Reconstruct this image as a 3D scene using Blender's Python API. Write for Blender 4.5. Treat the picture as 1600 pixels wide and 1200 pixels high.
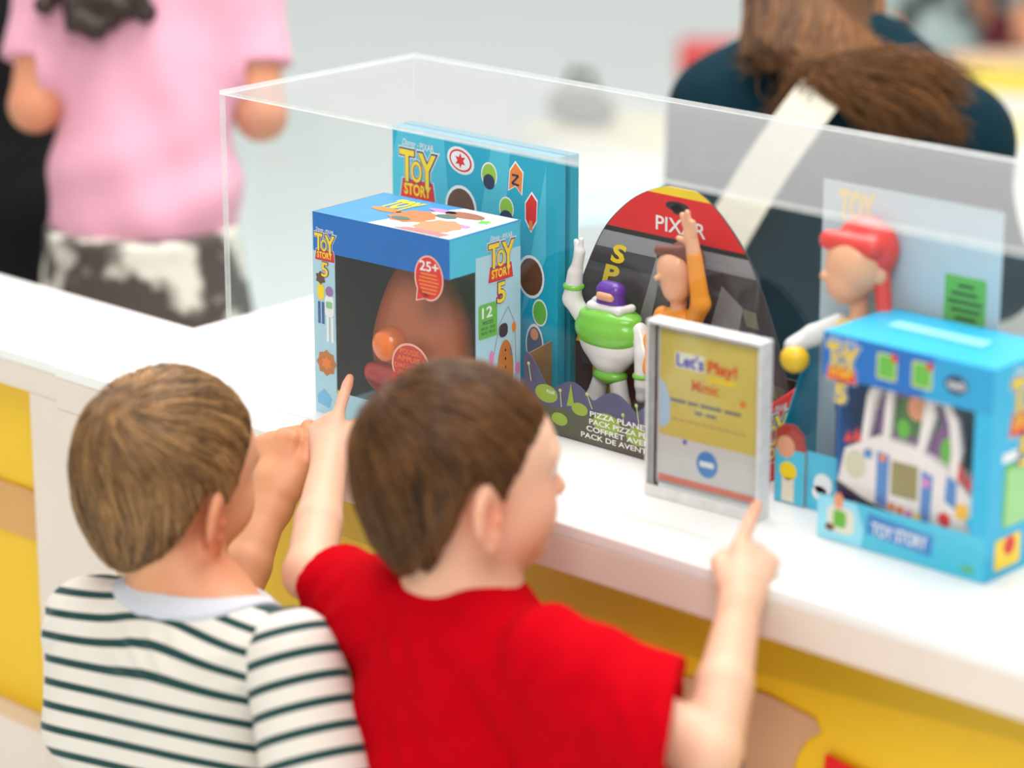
import bpy, bmesh, math, random
import numpy as np
from mathutils import Vector, Matrix

# ------------------------------------------------------------------ clear
for o in list(bpy.data.objects): bpy.data.objects.remove(o, do_unlink=True)
SC = bpy.context.scene
COL = SC.collection
rng = np.random.default_rng(7)
random.seed(7)

# ------------------------------------------------------------------ camera (calibrated from the case and counter edges)
FPX = 4503.0
PITCH = math.atan(1385/4503); AZ = math.atan2(5104, math.hypot(4503, 1385))
FH = np.array([-math.cos(AZ), math.sin(AZ), 0.0]); CR = np.array([math.sin(AZ), math.cos(AZ), 0.0])
CF = FH*math.cos(PITCH) + np.array([0, 0, -math.sin(PITCH)]); CU = np.cross(CR, CF)
def ray(x, y): return CF + CR*(x-800)/FPX + CU*(600-y)/FPX
CAM = np.array([0, 0, .8]) - ray(357, 618)*3.4
def at(x, y, d): return CAM + ray(x, y)*d
def onz(x, y, z): r = ray(x, y); return CAM + r*(z-CAM[2])/r[2]
def ony(x, y, Y): r = ray(x, y); return CAM + r*(Y-CAM[1])/r[1]
cd = bpy.data.cameras.new('camera'); co = bpy.data.objects.new('camera', cd); COL.objects.link(co)
M = Matrix.Identity(4)
for i in range(3):
    M[i][0] = CR[i]; M[i][1] = CU[i]; M[i][2] = -CF[i]; M[i][3] = CAM[i]
co.matrix_world = M
cd.sensor_width = 36; cd.lens = FPX/1600*36; cd.clip_start = .05; cd.clip_end = 200
cd.dof.use_dof = True; cd.dof.focus_distance = 3.27; cd.dof.aperture_fstop = 1.7
SC.camera = co

# ------------------------------------------------------------------ exposure, world, large lights
SC.view_settings.view_transform = 'Standard'; SC.view_settings.look = 'None'
SC.view_settings.exposure = 0.22; SC.view_settings.gamma = 1.0; SC.view_settings.use_curve_mapping = False
W = bpy.data.worlds.new('world'); SC.world = W; W.use_nodes = True
nt = W.node_tree; nt.nodes.clear()
wo = nt.nodes.new('ShaderNodeOutputWorld'); wb = nt.nodes.new('ShaderNodeBackground')
tc = nt.nodes.new('ShaderNodeTexCoord'); dp = nt.nodes.new('ShaderNodeVectorMath'); dp.operation = 'DOT_PRODUCT'
dp.inputs[1].default_value = (-.60, .72, .34)          # the bright window side, beyond the counter
mr = nt.nodes.new('ShaderNodeMapRange'); mr.inputs['From Min'].default_value = -.5; mr.inputs['From Max'].default_value = .9
mr.inputs['To Min'].default_value = .34; mr.inputs['To Max'].default_value = .95
nt.links.new(tc.outputs['Generated'], dp.inputs[0]); nt.links.new(dp.outputs['Value'], mr.inputs['Value'])
nt.links.new(mr.outputs['Result'], wb.inputs['Strength'])
wb.inputs['Color'].default_value = (1.0, .985, .965, 1)
nt.links.new(wb.outputs[0], wo.inputs[0])
def area(name, loc, target, size, power, color=(1, 1, 1)):
    l = bpy.data.lights.new(name, 'AREA'); l.shape = 'SQUARE'; l.size = size; l.energy = power; l.color = color
    o = bpy.data.objects.new(name, l); COL.objects.link(o); o.location = loc
    o.rotation_euler = (Vector(target)-Vector(loc)).to_track_quat('-Z', 'Y').to_euler()
    return o
area('ceiling_and_fill_light', (.1, .9, 3.6), (.4, .0, .8), 2.6, 120, (1, .985, .96))
area('ceiling_and_fill_light', (2.4, -2.2, 3.9), (.5, .0, .85), 1.8, 78, (1, .975, .94))  # added fill from above the camera side, not a known fixture

# ------------------------------------------------------------------ materials
def lin(c):
    return tuple(((v/255)/12.92 if v/255 <= .04045 else ((v/255+.055)/1.055)**2.4) for v in c)
MATS = {}
def pm(name, c, rough=.5, metal=0, var=.04, scale=30, bump=0, spec=.5, sheen=0, sss=0, coat=0):
    if name in MATS: return MATS[name]
    m = bpy.data.materials.new(name); m.use_nodes = True; n = m.node_tree.nodes; l = m.node_tree.links
    b = n['Principled BSDF']; c = lin(c)
    t = n.new('ShaderNodeTexCoord'); z = n.new('ShaderNodeTexNoise'); z.inputs['Scale'].default_value = scale
    z.inputs['Detail'].default_value = 3; l.new(t.outputs['Object'], z.inputs['Vector'])
    r = n.new('ShaderNodeValToRGB'); e = r.color_ramp.elements
    e[0].position = .3; e[1].position = .7
    e[0].color = tuple(max(0, v*(1-var)) for v in c)+(1,); e[1].color = tuple(min(1, v*(1+var)) for v in c)+(1,)
    l.new(z.outputs['Fac'], r.inputs['Fac']); l.new(r.outputs['Color'], b.inputs['Base Color'])
    b.inputs['Roughness'].default_value = rough; b.inputs['Metallic'].default_value = metal
    b.inputs['Specular IOR Level'].default_value = spec
    if sheen: b.inputs['Sheen Weight'].default_value = sheen
    if coat: b.inputs['Coat Weight'].default_value = coat
    if sss:
        b.inputs['Subsurface Weight'].default_value = sss; b.inputs['Subsurface Radius'].default_value = (1, .35, .2)
        b.inputs['Subsurface Scale'].default_value = .008
    if bump:
        bp = n.new('ShaderNodeBump'); bp.inputs['Strength'].default_value = bump; bp.inputs['Distance'].default_value = .002
        l.new(z.outputs['Fac'], bp.inputs['Height']); l.new(bp.outputs['Normal'], b.inputs['Normal'])
    m['b'] = 1; MATS[name] = m; return m
def pr(name, c, rough=.4): return pm('print_'+name, c, rough, var=.02, spec=.25)

def clear(name, tint=(1, 1, 1), ior=1.49, rough=0.0, milk=0.0):
    if name in MATS: return MATS[name]
    m = bpy.data.materials.new(name); m.use_nodes = True; n = m.node_tree.nodes; l = m.node_tree.links; n.clear()
    o = n.new('ShaderNodeOutputMaterial'); tr = n.new('ShaderNodeBsdfTransparent'); gl = n.new('ShaderNodeBsdfGlossy')
    tr.inputs[0].default_value = tint+(1,); gl.inputs['Roughness'].default_value = rough
    lw = n.new('ShaderNodeLayerWeight'); lw.inputs['Blend'].default_value = .5          # Schlick reflectance, same on both faces
    pw = n.new('ShaderNodeMath'); pw.operation = 'POWER'; pw.inputs[1].default_value = 5; l.new(lw.outputs['Facing'], pw.inputs[0])
    f = n.new('ShaderNodeMath'); f.operation = 'MULTIPLY_ADD'; f.inputs[1].default_value = .96; f.inputs[2].default_value = ((ior-1)/(ior+1))**2
    l.new(pw.outputs[0], f.inputs[0])
    mx = n.new('ShaderNodeMixShader'); l.new(f.outputs[0], mx.inputs[0]); l.new(tr.outputs[0], mx.inputs[1]); l.new(gl.outputs[0], mx.inputs[2])
    last = mx
    if milk:
        df = n.new('ShaderNodeBsdfDiffuse'); df.inputs[0].default_value = (.93, .93, .92, 1)
        z = n.new('ShaderNodeTexNoise'); z.inputs['Scale'].default_value = 60; z.inputs['Detail'].default_value = 6
        t = n.new('ShaderNodeTexCoord'); l.new(t.outputs['Object'], z.inputs['Vector'])
        q = n.new('ShaderNodeMapRange'); q.inputs['To Min'].default_value = milk*.7; q.inputs['To Max'].default_value = milk*1.3
        l.new(z.outputs['Fac'], q.inputs['Value'])
        m2 = n.new('ShaderNodeMixShader'); l.new(q.outputs[0], m2.inputs[0]); l.new(mx.outputs[0], m2.inputs[1]); l.new(df.outputs[0], m2.inputs[2]); last = m2
    l.new(last.outputs[0], o.inputs[0]); MATS[name] = m; return m

def attrmat(name, base, tip, rough=.5, sss=0, sheen=0, spec=.4, noise=0, nscale=200, bump=0):
    """mixes two pigments by the vertex attribute 'mixv'"""
    m = bpy.data.materials.new(name); m.use_nodes = True; n = m.node_tree.nodes; l = m.node_tree.links
    b = n['Principled BSDF']; a = n.new('ShaderNodeAttribute'); a.attribute_name = 'mixv'
    mx = n.new('ShaderNodeMix'); mx.data_type = 'RGBA'
    mx.inputs[6].default_value = lin(base)+(1,); mx.inputs[7].default_value = lin(tip)+(1,)
    l.new(a.outputs['Fac'], mx.inputs[0]); l.new(mx.outputs[2], b.inputs['Base Color'])
    b.inputs['Roughness'].default_value = rough; b.inputs['Specular IOR Level'].default_value = spec
    if sss:
        b.inputs['Subsurface Weight'].default_value = sss; b.inputs['Subsurface Radius'].default_value = (1, .35, .2); b.inputs['Subsurface Scale'].default_value = .008
    if sheen: b.inputs['Sheen Weight'].default_value = sheen
    if bump:
        z = n.new('ShaderNodeTexNoise'); z.inputs['Scale'].default_value = nscale; t = n.new('ShaderNodeTexCoord')
        l.new(t.outputs['Object'], z.inputs['Vector'])
        bp = n.new('ShaderNodeBump'); bp.inputs['Strength'].default_value = bump; bp.inputs['Distance'].default_value = .001
        l.new(z.outputs['Fac'], bp.inputs['Height']); l.new(bp.outputs['Normal'], b.inputs['Normal'])
    return m
def stripemat(name, light, dark, period, duty):
    m = bpy.data.materials.new(name); m.use_nodes = True; n = m.node_tree.nodes; l = m.node_tree.links
    b = n['Principled BSDF']; a = n.new('ShaderNodeAttribute'); a.attribute_name = 'mixv'
    d = n.new('ShaderNodeMath'); d.operation = 'DIVIDE'; d.inputs[1].default_value = period; l.new(a.outputs['Fac'], d.inputs[0])
    f = n.new('ShaderNodeMath'); f.operation = 'FRACT'; l.new(d.outputs[0], f.inputs[0])
    r = n.new('ShaderNodeValToRGB'); e = r.color_ramp.elements
    e[0].position = 0; e[0].color = lin(dark)+(1,); e[1].position = duty; e[1].color = lin(light)+(1,)
    x = r.color_ramp.elements.new(duty-.04); x.color = lin(dark)+(1,)
    x = r.color_ramp.elements.new(.97); x.color = lin(light)+(1,); x = r.color_ramp.elements.new(1.0); x.color = lin(dark)+(1,)
    l.new(f.outputs[0], r.inputs[0]); l.new(r.outputs[0], b.inputs['Base Color'])
    b.inputs['Roughness'].default_value = .9; b.inputs['Sheen Weight'].default_value = .1
    return m

# ------------------------------------------------------------------ object helpers
FR = {}                                            # frames of the things' empties
def thing(name, label, cat, loc=(0, 0, 0), rotz=0, group=None, tilt=0):
    o = bpy.data.objects.new(name, None); COL.objects.link(o); o.empty_display_size = .05
    o.location = loc; o.rotation_euler = (tilt, 0, rotz); tagit(o, label, cat, group)
    FR[o.name] = Matrix.Translation(Vector(loc)) @ Matrix.Rotation(rotz, 4, 'Z') @ Matrix.Rotation(tilt, 4, 'X')
    return o
def tagit(o, label, cat, group=None):
    o['label'] = label; o['category'] = cat
    if group: o['group'] = group
    return o
def mk(name, V, F, mats, parent=None, world=False, smooth=False, fm=None, mixv=None, label=None):
    me = bpy.data.meshes.new(name)
    V = np.asarray(V, float).reshape(-1, 3)
    if world and parent is not None:
        p = parent; Mx = None
        Mi = np.array((FRX(parent)).inverted()); V = V @ Mi[:3, :3].T + Mi[:3, 3]
    if isinstance(F, np.ndarray):
        k = F.shape[1]; me.vertices.add(len(V)); me.vertices.foreach_set('co', V.ravel())
        me.loops.add(F.size); me.loops.foreach_set('vertex_index', F.ravel().astype(np.int32))
        me.polygons.add(len(F)); me.polygons.foreach_set('loop_start', np.arange(0, F.size, k, dtype=np.int32))
        me.update(calc_edges=True)
    else:
        me.from_pydata([tuple(v) for v in V], [], F)
    if not isinstance(mats, (list, tuple)): mats = [mats]
    for m in mats: me.materials.append(m)
    if fm is not None: me.polygons.foreach_set('material_index', np.asarray(fm, np.int32))
    if smooth: me.polygons.foreach_set('use_smooth', np.ones(len(me.polygons), bool))
    if mixv is not None:
        a = me.attributes.new('mixv', 'FLOAT', 'POINT'); a.data.foreach_set('value', np.asarray(mixv, np.float32))
    me.validate(); me.update()
    o = bpy.data.objects.new(name, me); COL.objects.link(o)
    if parent is not None: o.parent = parent
    if label: o['label'] = label
    return o
def FRX(o):
    Mx = Matrix.Identity(4)
    while o is not None:
        Mx = FR.get(o.name, Matrix.Identity(4)) @ Mx; o = o.parent
    return Mx

class MB:                                          # bmesh collector with several materials
    def __init__(s): s.bm = bmesh.new(); s.mats = []
    def mi(s, m):
        if m not in s.mats: s.mats.append(m)
        return s.mats.index(m)
    def box(s, lo, hi, m, bev=0, seg=2):
        lo = Vector(lo); hi = Vector(hi); t = bmesh.new()
        bmesh.ops.create_cube(t, size=1)
        for v in t.verts: v.co = Vector([(lo[i]+hi[i])/2 + v.co[i]*(hi[i]-lo[i]) for i in range(3)])
        if bev: bmesh.ops.bevel(t, geom=t.edges[:], offset=bev, segments=seg, profile=.5, affect='EDGES')
        s.add(t, m); return s
    def add(s, t, m, Mx=None, smooth=False):
        i = s.mi(m); vm = {}
        for v in t.verts: vm[v] = s.bm.verts.new(Mx @ v.co if Mx is not None else v.co)
        for f in t.faces:
            try:
                g = s.bm.faces.new([vm[v] for v in f.verts]); g.material_index = i; g.smooth = smooth
            except ValueError: pass
        t.free()
    def cyl(s, a, b, r, m, r2=None, n=24):
        a = Vector(a); b = Vector(b); t = bmesh.new(); d = b-a
        bmesh.ops.create_cone(t, cap_ends=True, segments=n, radius1=r, radius2=r if r2 is None else r2, depth=d.length)
        Mx = Matrix.Translation((a+b)/2) @ d.to_track_quat('Z', 'Y').to_matrix().to_4x4()
        s.add(t, m, Mx, True)
    def sph(s, c, r, m, sc=(1, 1, 1), n=24):
        t = bmesh.new(); bmesh.ops.create_uvsphere(t, u_segments=n, v_segments=n//2, radius=r)
        s.add(t, m, Matrix.Translation(Vector(c)) @ Matrix.Diagonal((*sc, 1)), True)
    def prism(s, pts, m, frame, d0, d1):
        """pts: 2-D outline in the frame (o, x, z); thickness from d0 to d1 along the frame normal"""
        o, x, z, n = frame; N = len(pts)
        t = bmesh.new(); A = [t.verts.new(o + x*p[0] + z*p[1] + n*d0) for p in pts]; B = [t.verts.new(o + x*p[0] + z*p[1] + n*d1) for p in pts]
        t.faces.new(A); t.faces.new(B[::-1])
        for i in range(N): t.faces.new([A[i], A[(i+1) % N], B[(i+1) % N], B[i]][::-1])
        bmesh.ops.recalc_face_normals(t, faces=t.faces[:]); s.add(t, m)
    def build(s, name, parent=None, label=None, smooth=False):
        me = bpy.data.meshes.new(name); s.bm.to_mesh(me); s.bm.free()
        for m in s.mats: me.materials.append(m)
        o = bpy.data.objects.new(name, me); COL.objects.link(o)
        if parent is not None: o.parent = parent
        if label: o['label'] = label
        return o
def frame(o, x, z, n): return (Vector(o), Vector(x).normalized(), Vector(z).normalized(), Vector(n).normalized())
TXT = {}
def textpoly(txt, off=0, shear=0):
    key = (txt, off, shear)
    if key in TXT: return TXT[key]
    c = bpy.data.curves.new('t', 'FONT'); c.body = txt; c.size = 1; c.offset = off; c.shear = shear; c.resolution_u = 3
    o = bpy.data.objects.new('t', c); COL.objects.link(o)
    dg = bpy.context.evaluated_depsgraph_get(); dg.update()
    me = bpy.data.meshes.new_from_object(o.evaluated_get(dg))
    V = np.array([v.co[:2] for v in me.vertices]).reshape(-1, 2); F = [list(p.vertices) for p in me.polygons]
    bpy.data.objects.remove(o, do_unlink=True); bpy.data.meshes.remove(me); bpy.data.curves.remove(c)
    TXT[key] = (V, F); return V, F
class Art:                                         # flat printing laid on a face, in the face's own frame
    def __init__(s, fr): s.fr = fr; s.V = []; s.F = []; s.M = []; s.mats = []; s.k = 0
    def raw(s, P, F, m, lay):
        o, x, z, n = s.fr
        if m not in s.mats: s.mats.append(m)
        b = len(s.V); d = .00025 + lay*.00018
        for p in P: s.V.append(tuple(o + x*p[0] + z*p[1] + n*d))
        for f in F: s.F.append([b+i for i in f]); s.M.append(s.mats.index(m))
    def poly(s, P, m, lay=0): s.raw(P, [list(range(len(P)))], m, lay)
    def rect(s, x0, z0, x1, z1, m, lay=0): s.poly([(x0, z0), (x1, z0), (x1, z1), (x0, z1)], m, lay)
    def oval(s, cx, cz, rx, rz, m, lay=0, n=28, rot=0):
        c, q = math.cos(rot), math.sin(rot)
        s.poly([(cx + rx*math.cos(a)*c - rz*math.sin(a)*q, cz + rx*math.cos(a)*q + rz*math.sin(a)*c) for a in [2*math.pi*i/n for i in range(n)]], m, lay)
    def rrect(s, x0, z0, x1, z1, r, m, lay=0):
        P = []
        for (cx, cz, a0) in ((x1-r, z0+r, -90), (x1-r, z1-r, 0), (x0+r, z1-r, 90), (x0+r, z0+r, 180)):
            for i in range(7): a = math.radians(a0+15*i); P.append((cx+r*math.cos(a), cz+r*math.sin(a)))
        s.poly(P, m, lay)
    def line(s, pts, w, m, lay=0):
        for (a, b) in zip(pts[:-1], pts[1:]):
            dx, dz = b[0]-a[0], b[1]-a[1]; L = math.hypot(dx, dz) or 1; nx, nz = -dz/L*w/2, dx/L*w/2
            s.poly([(a[0]+nx, a[1]+nz), (b[0]+nx, b[1]+nz), (b[0]-nx, b[1]-nz), (a[0]-nx, a[1]-nz)], m, lay)
    def text(s, txt, x0, z0, x1, z1, m, lay=0, off=.01, shear=0, warp=None, keep=False, bold=None):
        R = textpoly(txt, 0.0, shear)[0]; lo = R.min(0); hi = R.max(0); V, F = textpoly(txt, off, shear)
        q = (V-lo)/(hi-lo)
        if keep:
            sc = (z1-z0)/(hi[1]-lo[1]); x1 = x0 + (hi[0]-lo[0])*sc
        P = []
        for u, v in q:
            if warp: u, v = warp(u, v)
            P.append((x0+(x1-x0)*u, z0+(z1-z0)*v))
        s.raw(P, F, m, lay)
    def star(s, cx, cz, r, m, lay=0, n=5, k=.45):
        s.poly([(cx+(r if i % 2 == 0 else r*k)*math.sin(math.pi*i/n), cz+(r if i % 2 == 0 else r*k)*math.cos(math.pi*i/n)) for i in range(2*n)], m, lay)
    def build(s, name, parent, label=None):
        return mk(name, s.V, s.F, s.mats, parent, fm=s.M, label=label)

YEL = pr('yellow', (250, 215, 30)); BLU = pr('royal_blue', (20, 50, 130)); RED = pr('red', (226, 20, 22)); WHT = pr('white', (240, 242, 242))
NAV = pr('navy', (25, 35, 80)); TEAL = pr('teal', (0, 168, 200)); CYN = pr('cyan', (75, 196, 226)); GRN = pr('green', (104, 186, 70)); ORG = pr('orange', (240, 130, 40))
SKY = pr('light_blue', (176, 216, 232)); BRN = pr('brown', (105, 62, 40)); PNK = pr('pink', (232, 130, 190)); GRY = pr('grey', (120, 120, 122)); BLK = pr('black', (28, 26, 28))
DBL = pr('deep_blue', (0, 108, 196)); SKIN_P = pr('peach', (232, 160, 120)); LGR = pr('light_grey', (195, 198, 200)); TAN = pr('tan', (196, 120, 60))

def logo(A, x, z, w, five=True, head=True, lay=0):
    """film title lettering: x, z = lower left of the red banner; w = width"""
    h = w
    wt = lambda u, v: (u + .0*v, v*(1 - .0*u) + .16*abs(u-.5)*(1 if v > .5 else -.2))
    zt = z + .40*h
    def trap(e, m, l):
        A.poly([(x-e, z-e), (x+w+e, z-e), (x+w*.93+e, z+.40*h+e), (x+w*.07-e, z+.40*h+e)], m, l)
    trap(.035*w, WHT, lay); trap(.015*w, BLU, lay+1); trap(0, RED, lay+2)
    for off, m, l in ((.085, WHT, 0), (.055, BLU, 3), (.022, YEL, 5)):
        A.text('T', x+.0*w, zt-.02*h, x+.40*w, zt+.62*h, m, lay+l, off)
        A.text('O', x+.33*w, zt-.02*h, x+.63*w, zt+.42*h, m, lay+l+(0 if l == 0 else .4), off)
        A.text('Y', x+.56*w, zt-.10*h, x+1.02*w, zt+.60*h, m, lay+l, off)
    A.text('STORY', x+.12*w, z+.09*h, x+.88*w, z+.32*h, YEL, lay+4, .03)
    if five:
        for off, m, l in ((.085, WHT, 0), (.055, BLU, 3), (.02, YEL, 6)):
            A.text('5', x+.34*w, z-.62*h, x+.66*w, z-.08*h, m, lay+l, off)
    if head:
        A.text('Disney', x+.06*w, zt+.68*h, x+.46*w, zt+.86*h, WHT, lay+2, .01, shear=.3)
        A.text('PIXAR', x+.58*w, zt+.69*h, x+.98*w, zt+.83*h, WHT, lay+2, .008)
        A.oval(x+.52*w, zt+.76*h, .015*w, .015*w, WHT, lay+2)

# ------------------------------------------------------------------ signed-distance modelling (one continuous surface per body)
class Sdf:
    def __init__(s): s.p = []
    def cap(s, a, b, ra, rb=None, k=.012, op='add'):
        s.p.append(('c', np.array(a, float), np.array(b, float), ra, ra if rb is None else rb, k, op)); return s
    def ell(s, c, r, R=None, k=.012, op='add'):
        s.p.append(('e', np.array(c, float), np.array(r, float), np.eye(3) if R is None else np.array(R, float), None, k, op)); return s
    def plane(s, o, n, k=.0015, op='sub'):          # removes everything on the side the normal points to
        n = np.array(n, float); s.p.append(('p', np.array(o, float), n/np.linalg.norm(n), None, None, k, op)); return s
    def __call__(s, P):
        D = np.full(len(P), 1e3)
        for q in s.p:
            kind, a, b, c, d, k, op = q
            if kind == 'c':
                ab = b-a; t = np.clip(((P-a) @ ab)/max(ab @ ab, 1e-12), 0, 1)
                x = np.linalg.norm(P - a - t[:, None]*ab, axis=1) - (c + (d-c)*t)
            elif kind == 'e':
                L = (P-a) @ c.T; k0 = np.linalg.norm(L/b, axis=1); k1 = np.linalg.norm(L/(b*b), axis=1)+1e-9
                x = k0*(k0-1)/k1
                x = np.where(k0 < .3, -b.min()*.7, x)
            else: x = -((P-a) @ b)
            if op == 'add':
                h = np.clip(.5+.5*(D-x)/k, 0, 1); D = D*(1-h)+x*h - k*h*(1-h)
            else:
                x = -x; h = np.clip(.5-.5*(D-x)/k, 0, 1); D = D*(1-h)+x*h + k*h*(1-h)
        return D
def nets(fn, lo, hi, h, B=8, safe=1.7):
    lo = np.array(lo, float); hi = np.array(hi, float); nb = np.ceil((hi-lo)/h/B).astype(int)+1; n = nb*B
    g = np.stack(np.meshgrid(*[np.arange(k) for k in nb], indexing='ij'), -1).reshape(-1, 3)
    cen = lo + (g*B + (B-1)/2)*h; dc = np.clip(fn(cen), -9, 9)
    act = np.abs(dc) < h*B*.87*safe + .004
    V = np.repeat(dc.astype(np.float32)[:, None], B**3, 1)
    loc = np.stack(np.meshgrid(*[np.arange(B)]*3, indexing='ij'), -1).reshape(-1, 3)
    ai = np.where(act)[0]
    for s0 in range(0, len(ai), 400):
        ii = ai[s0:s0+400]; P = lo + ((g[ii]*B)[:, None, :] + loc[None])*h
        V[ii] = fn(P.reshape(-1, 3)).reshape(len(ii), -1)
    V = V.reshape(*nb, B, B, B).transpose(0, 3, 1, 4, 2, 5).reshape(n)
    S = V < 0
    c = np.zeros(n-1, np.int8)
    for i in (0, 1):
        for j in (0, 1):
            for k in (0, 1): c += S[i:n[0]-1+i, j:n[1]-1+j, k:n[2]-1+k]
    idx = np.argwhere((c > 0) & (c < 8)); ids = np.full(n-1, -1, np.int32); ids[tuple(idx.T)] = np.arange(len(idx))
    acc = np.zeros((len(idx), 3)); cnt = np.zeros(len(idx))
    cor = [(i, j, k) for i in (0, 1) for j in (0, 1) for k in (0, 1)]
    vals = {q: V[idx[:, 0]+q[0], idx[:, 1]+q[1], idx[:, 2]+q[2]] for q in cor}
    for q in cor:
        for ax in range(3):
            if q[ax]: continue
            r = list(q); r[ax] = 1; r = tuple(r); a, b = vals[q], vals[r]; m = (a < 0) != (b < 0)
            t = np.where(m, a/np.where(m, a-b, 1), 0); p = np.array(q, float)[None] + np.zeros((len(idx), 1)); p[:, ax] = t
            acc += p*m[:, None]; cnt += m
    P = lo + (idx + acc/np.maximum(cnt, 1)[:, None])*h
    Fs = []
    for ax in range(3):
        sl = [slice(1, n[d]-1) for d in range(3)]; s0 = list(sl); s1 = list(sl); s0[ax] = slice(0, n[ax]-1); s1[ax] = slice(1, n[ax])
        A, Bq = S[tuple(s0)], S[tuple(s1)]; e = np.argwhere(A != Bq)
        if not len(e): continue
        inside = A[tuple(e.T)]; base = e.copy(); u, v = [(1, 2), (2, 0), (0, 1)][ax]
        for d in range(3):
            if d != ax: base[:, d] += 1
        def cell(du, dv):
            q = base.copy(); q[:, u] -= du; q[:, v] -= dv; return ids[tuple(q.T)]
        f = np.stack([cell(1, 1), cell(0, 1), cell(0, 0), cell(1, 0)], 1); f[~inside] = f[~inside][:, ::-1]
        Fs.append(f)
    return P, np.concatenate(Fs)
def mesh_sdf(name, fn, lo, hi, h, mat, parent, mixf=None, label=None, world=True, safe=1.7):
    V, F = nets(fn, lo, hi, h, safe=safe)
    mv = mixf(V) if mixf else None
    return mk(name, V, F, mat, parent, world=world, smooth=True, mixv=mv, label=label)
def bounds(sd, pad=.01):
    L = []; Hh = []
    for q in sd.p:
        if q[6] != 'add': continue
        if q[0] == 'c':
            r = max(q[3], q[4]); L += [np.minimum(q[1], q[2])-r]; Hh += [np.maximum(q[1], q[2])+r]
        elif q[0] == 'e': r = q[2].max(); L += [q[1]-r]; Hh += [q[1]+r]
    return np.min(L, 0)-pad, np.max(Hh, 0)+pad
def unit(v): v = np.array(v, float); return v/np.linalg.norm(v)
def wob(P, f, seed=0):
    """cheap smooth noise in -1..1"""
    r = np.random.default_rng(seed); d = np.zeros(len(P)); s = 0
    for i in range(5):
        w = r.normal(size=3); w = w/np.linalg.norm(w)*f*(.6+.8*r.random()); ph = r.random()*6.3
        q = np.roll(P, 1, axis=1)*f*.5
        d += np.sin(P @ w + ph + 1.3*np.sin(q[:, 0]+ph)); s += 1
    return d/s
#@@SETTING
# ------------------------------------------------------------------ floor
fb = MB(); fb.box((-14, -5, -.1), (6, 14, 0), pm('pale_floor', (232, 242, 240), .55, var=.02, scale=1.5)); fl = fb.build('floor'); fl['kind'] = 'structure'
for nm, lo, hi in (('wall_left', (-14, -5, 0), (-13.8, 14, 3)), ('wall_back', (-13.8, 13.8, 0), (6, 14, 3)), ('wall_right', (5.8, -5, 0), (6, 13.8, 3)), ('wall_front', (-13.8, -5, 0), (5.8, -4.8, 3))):
    b = MB(); b.box(lo, hi, pm('wall_paint', (226, 226, 222), .8, var=.02, scale=2)); o = b.build(nm); o['kind'] = 'structure'

# ------------------------------------------------------------------ counters
LAQ = pm('white_lacquer', (240, 238, 236), .32, var=.01, scale=8)
LAQF = pm('white_lacquer_shaded', (228, 212, 200), .45, var=.02, scale=8)  # white lacquer of the upright faces, their shade put into the colour
YPAN = pm('yellow_panel', (238, 190, 12), .5, var=.03, scale=4); YPAN2 = pm('ochre_overhang_shade', (214, 172, 4), .5, var=.03, scale=4)
TANP = pm('tan_board', (214, 160, 96), .7, var=.06, scale=14)
t = thing('display_counter', 'long white counter with yellow front panel carrying the clear case of toys', 'counter', (1.0, .2, 0))
def cb(name, lo, hi, m, bev=.002, parent=t, label=None):
    b = MB(); o = parent.location; b.box([lo[i]-o[i] for i in range(3)], [hi[i]-o[i] for i in range(3)], m, bev); return b.build(name, parent, label)
cb('countertop', (-.248, -.062, .785), (2.2, .47, .8), LAQ)
cb('front_rail', (-.248, -.062, .745), (2.2, -.025, .785), LAQF)
cb('back_rail', (-.248, .44, .745), (2.2, .47, .785), LAQF)
cb('post', (-.248, -.062, .05), (-.145, .0, .745), LAQF)
cb('post', (2.1, -.062, .05), (2.2, .0, .745), LAQF)
cb('post', (-.248, .41, .05), (-.145, .47, .745), LAQF)
cb('post', (2.1, .41, .05), (2.2, .47, .745), LAQF)
cb('front_panel', (-.145, .005, .05), (2.1, .02, .745), YPAN)
cb('side_panel', (-.245, .0, .05), (-.235, .41, .745), LAQF)
cb('back_panel', (-.145, .44, .05), (2.1, .45, .745), LAQ)
cb('plinth', (-.24, -.03, 0), (2.19, .46, .05), LAQF)
# overhang shade painted as an ochre band, then lower decoration on the yellow panel
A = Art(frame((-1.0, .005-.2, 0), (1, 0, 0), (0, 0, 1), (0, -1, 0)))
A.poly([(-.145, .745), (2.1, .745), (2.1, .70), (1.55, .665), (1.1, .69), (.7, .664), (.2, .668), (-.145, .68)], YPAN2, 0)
A.build('overhang_shade_band', t)
KP = pm('kraft_paper', (205, 158, 118), .8, var=.05, scale=20, bump=.2)
def cut(nm, pts, m, y, x0=1.0): b = MB(); b.prism([(x-x0, z) for x, z in pts], m, frame((0, y-.2, 0), (1, 0, 0), (0, 0, 1), (0, -1, 0)), 0, .003); b.build(nm, t)
cut('paper_cutout', [(.58, .47), (.83, .48), (.836, .56), (.846, .60), (.860, .622), (.873, .630), (.866, .643), (.80, .652), (.765, .647), (.69, .640), (.62, .645), (.57, .64)], KP, .004)
cut('blue_cutout', [(.69, .50), (.775, .51), (.781, .572), (.752, .586), (.725, .560)], NAV, .0)
cut('red_cutout', [(.640, .620), (.664, .620), (.652, .643)], RED, .0)
cut('red_cutout', [(.878, .53), (.98, .54), (.97, .598), (.884, .612)], RED, .0)
t = thing('display_counter', 'shallow white counter unit with open yellow bay at the far left', 'counter', (-1.2, .05, 0))
cb('countertop', (-2.2, -.056, .785), (-.25, .165, .799), LAQ, parent=t)
cb('front_rail', (-2.2, -.056, .752), (-.25, -.01, .785), LAQF, parent=t)
cb('post', (-.309, -.056, .05), (-.25, .0, .752), LAQF, parent=t)
cb('post', (-2.2, -.056, .05), (-2.14, .0, .752), LAQF, parent=t)
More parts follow.
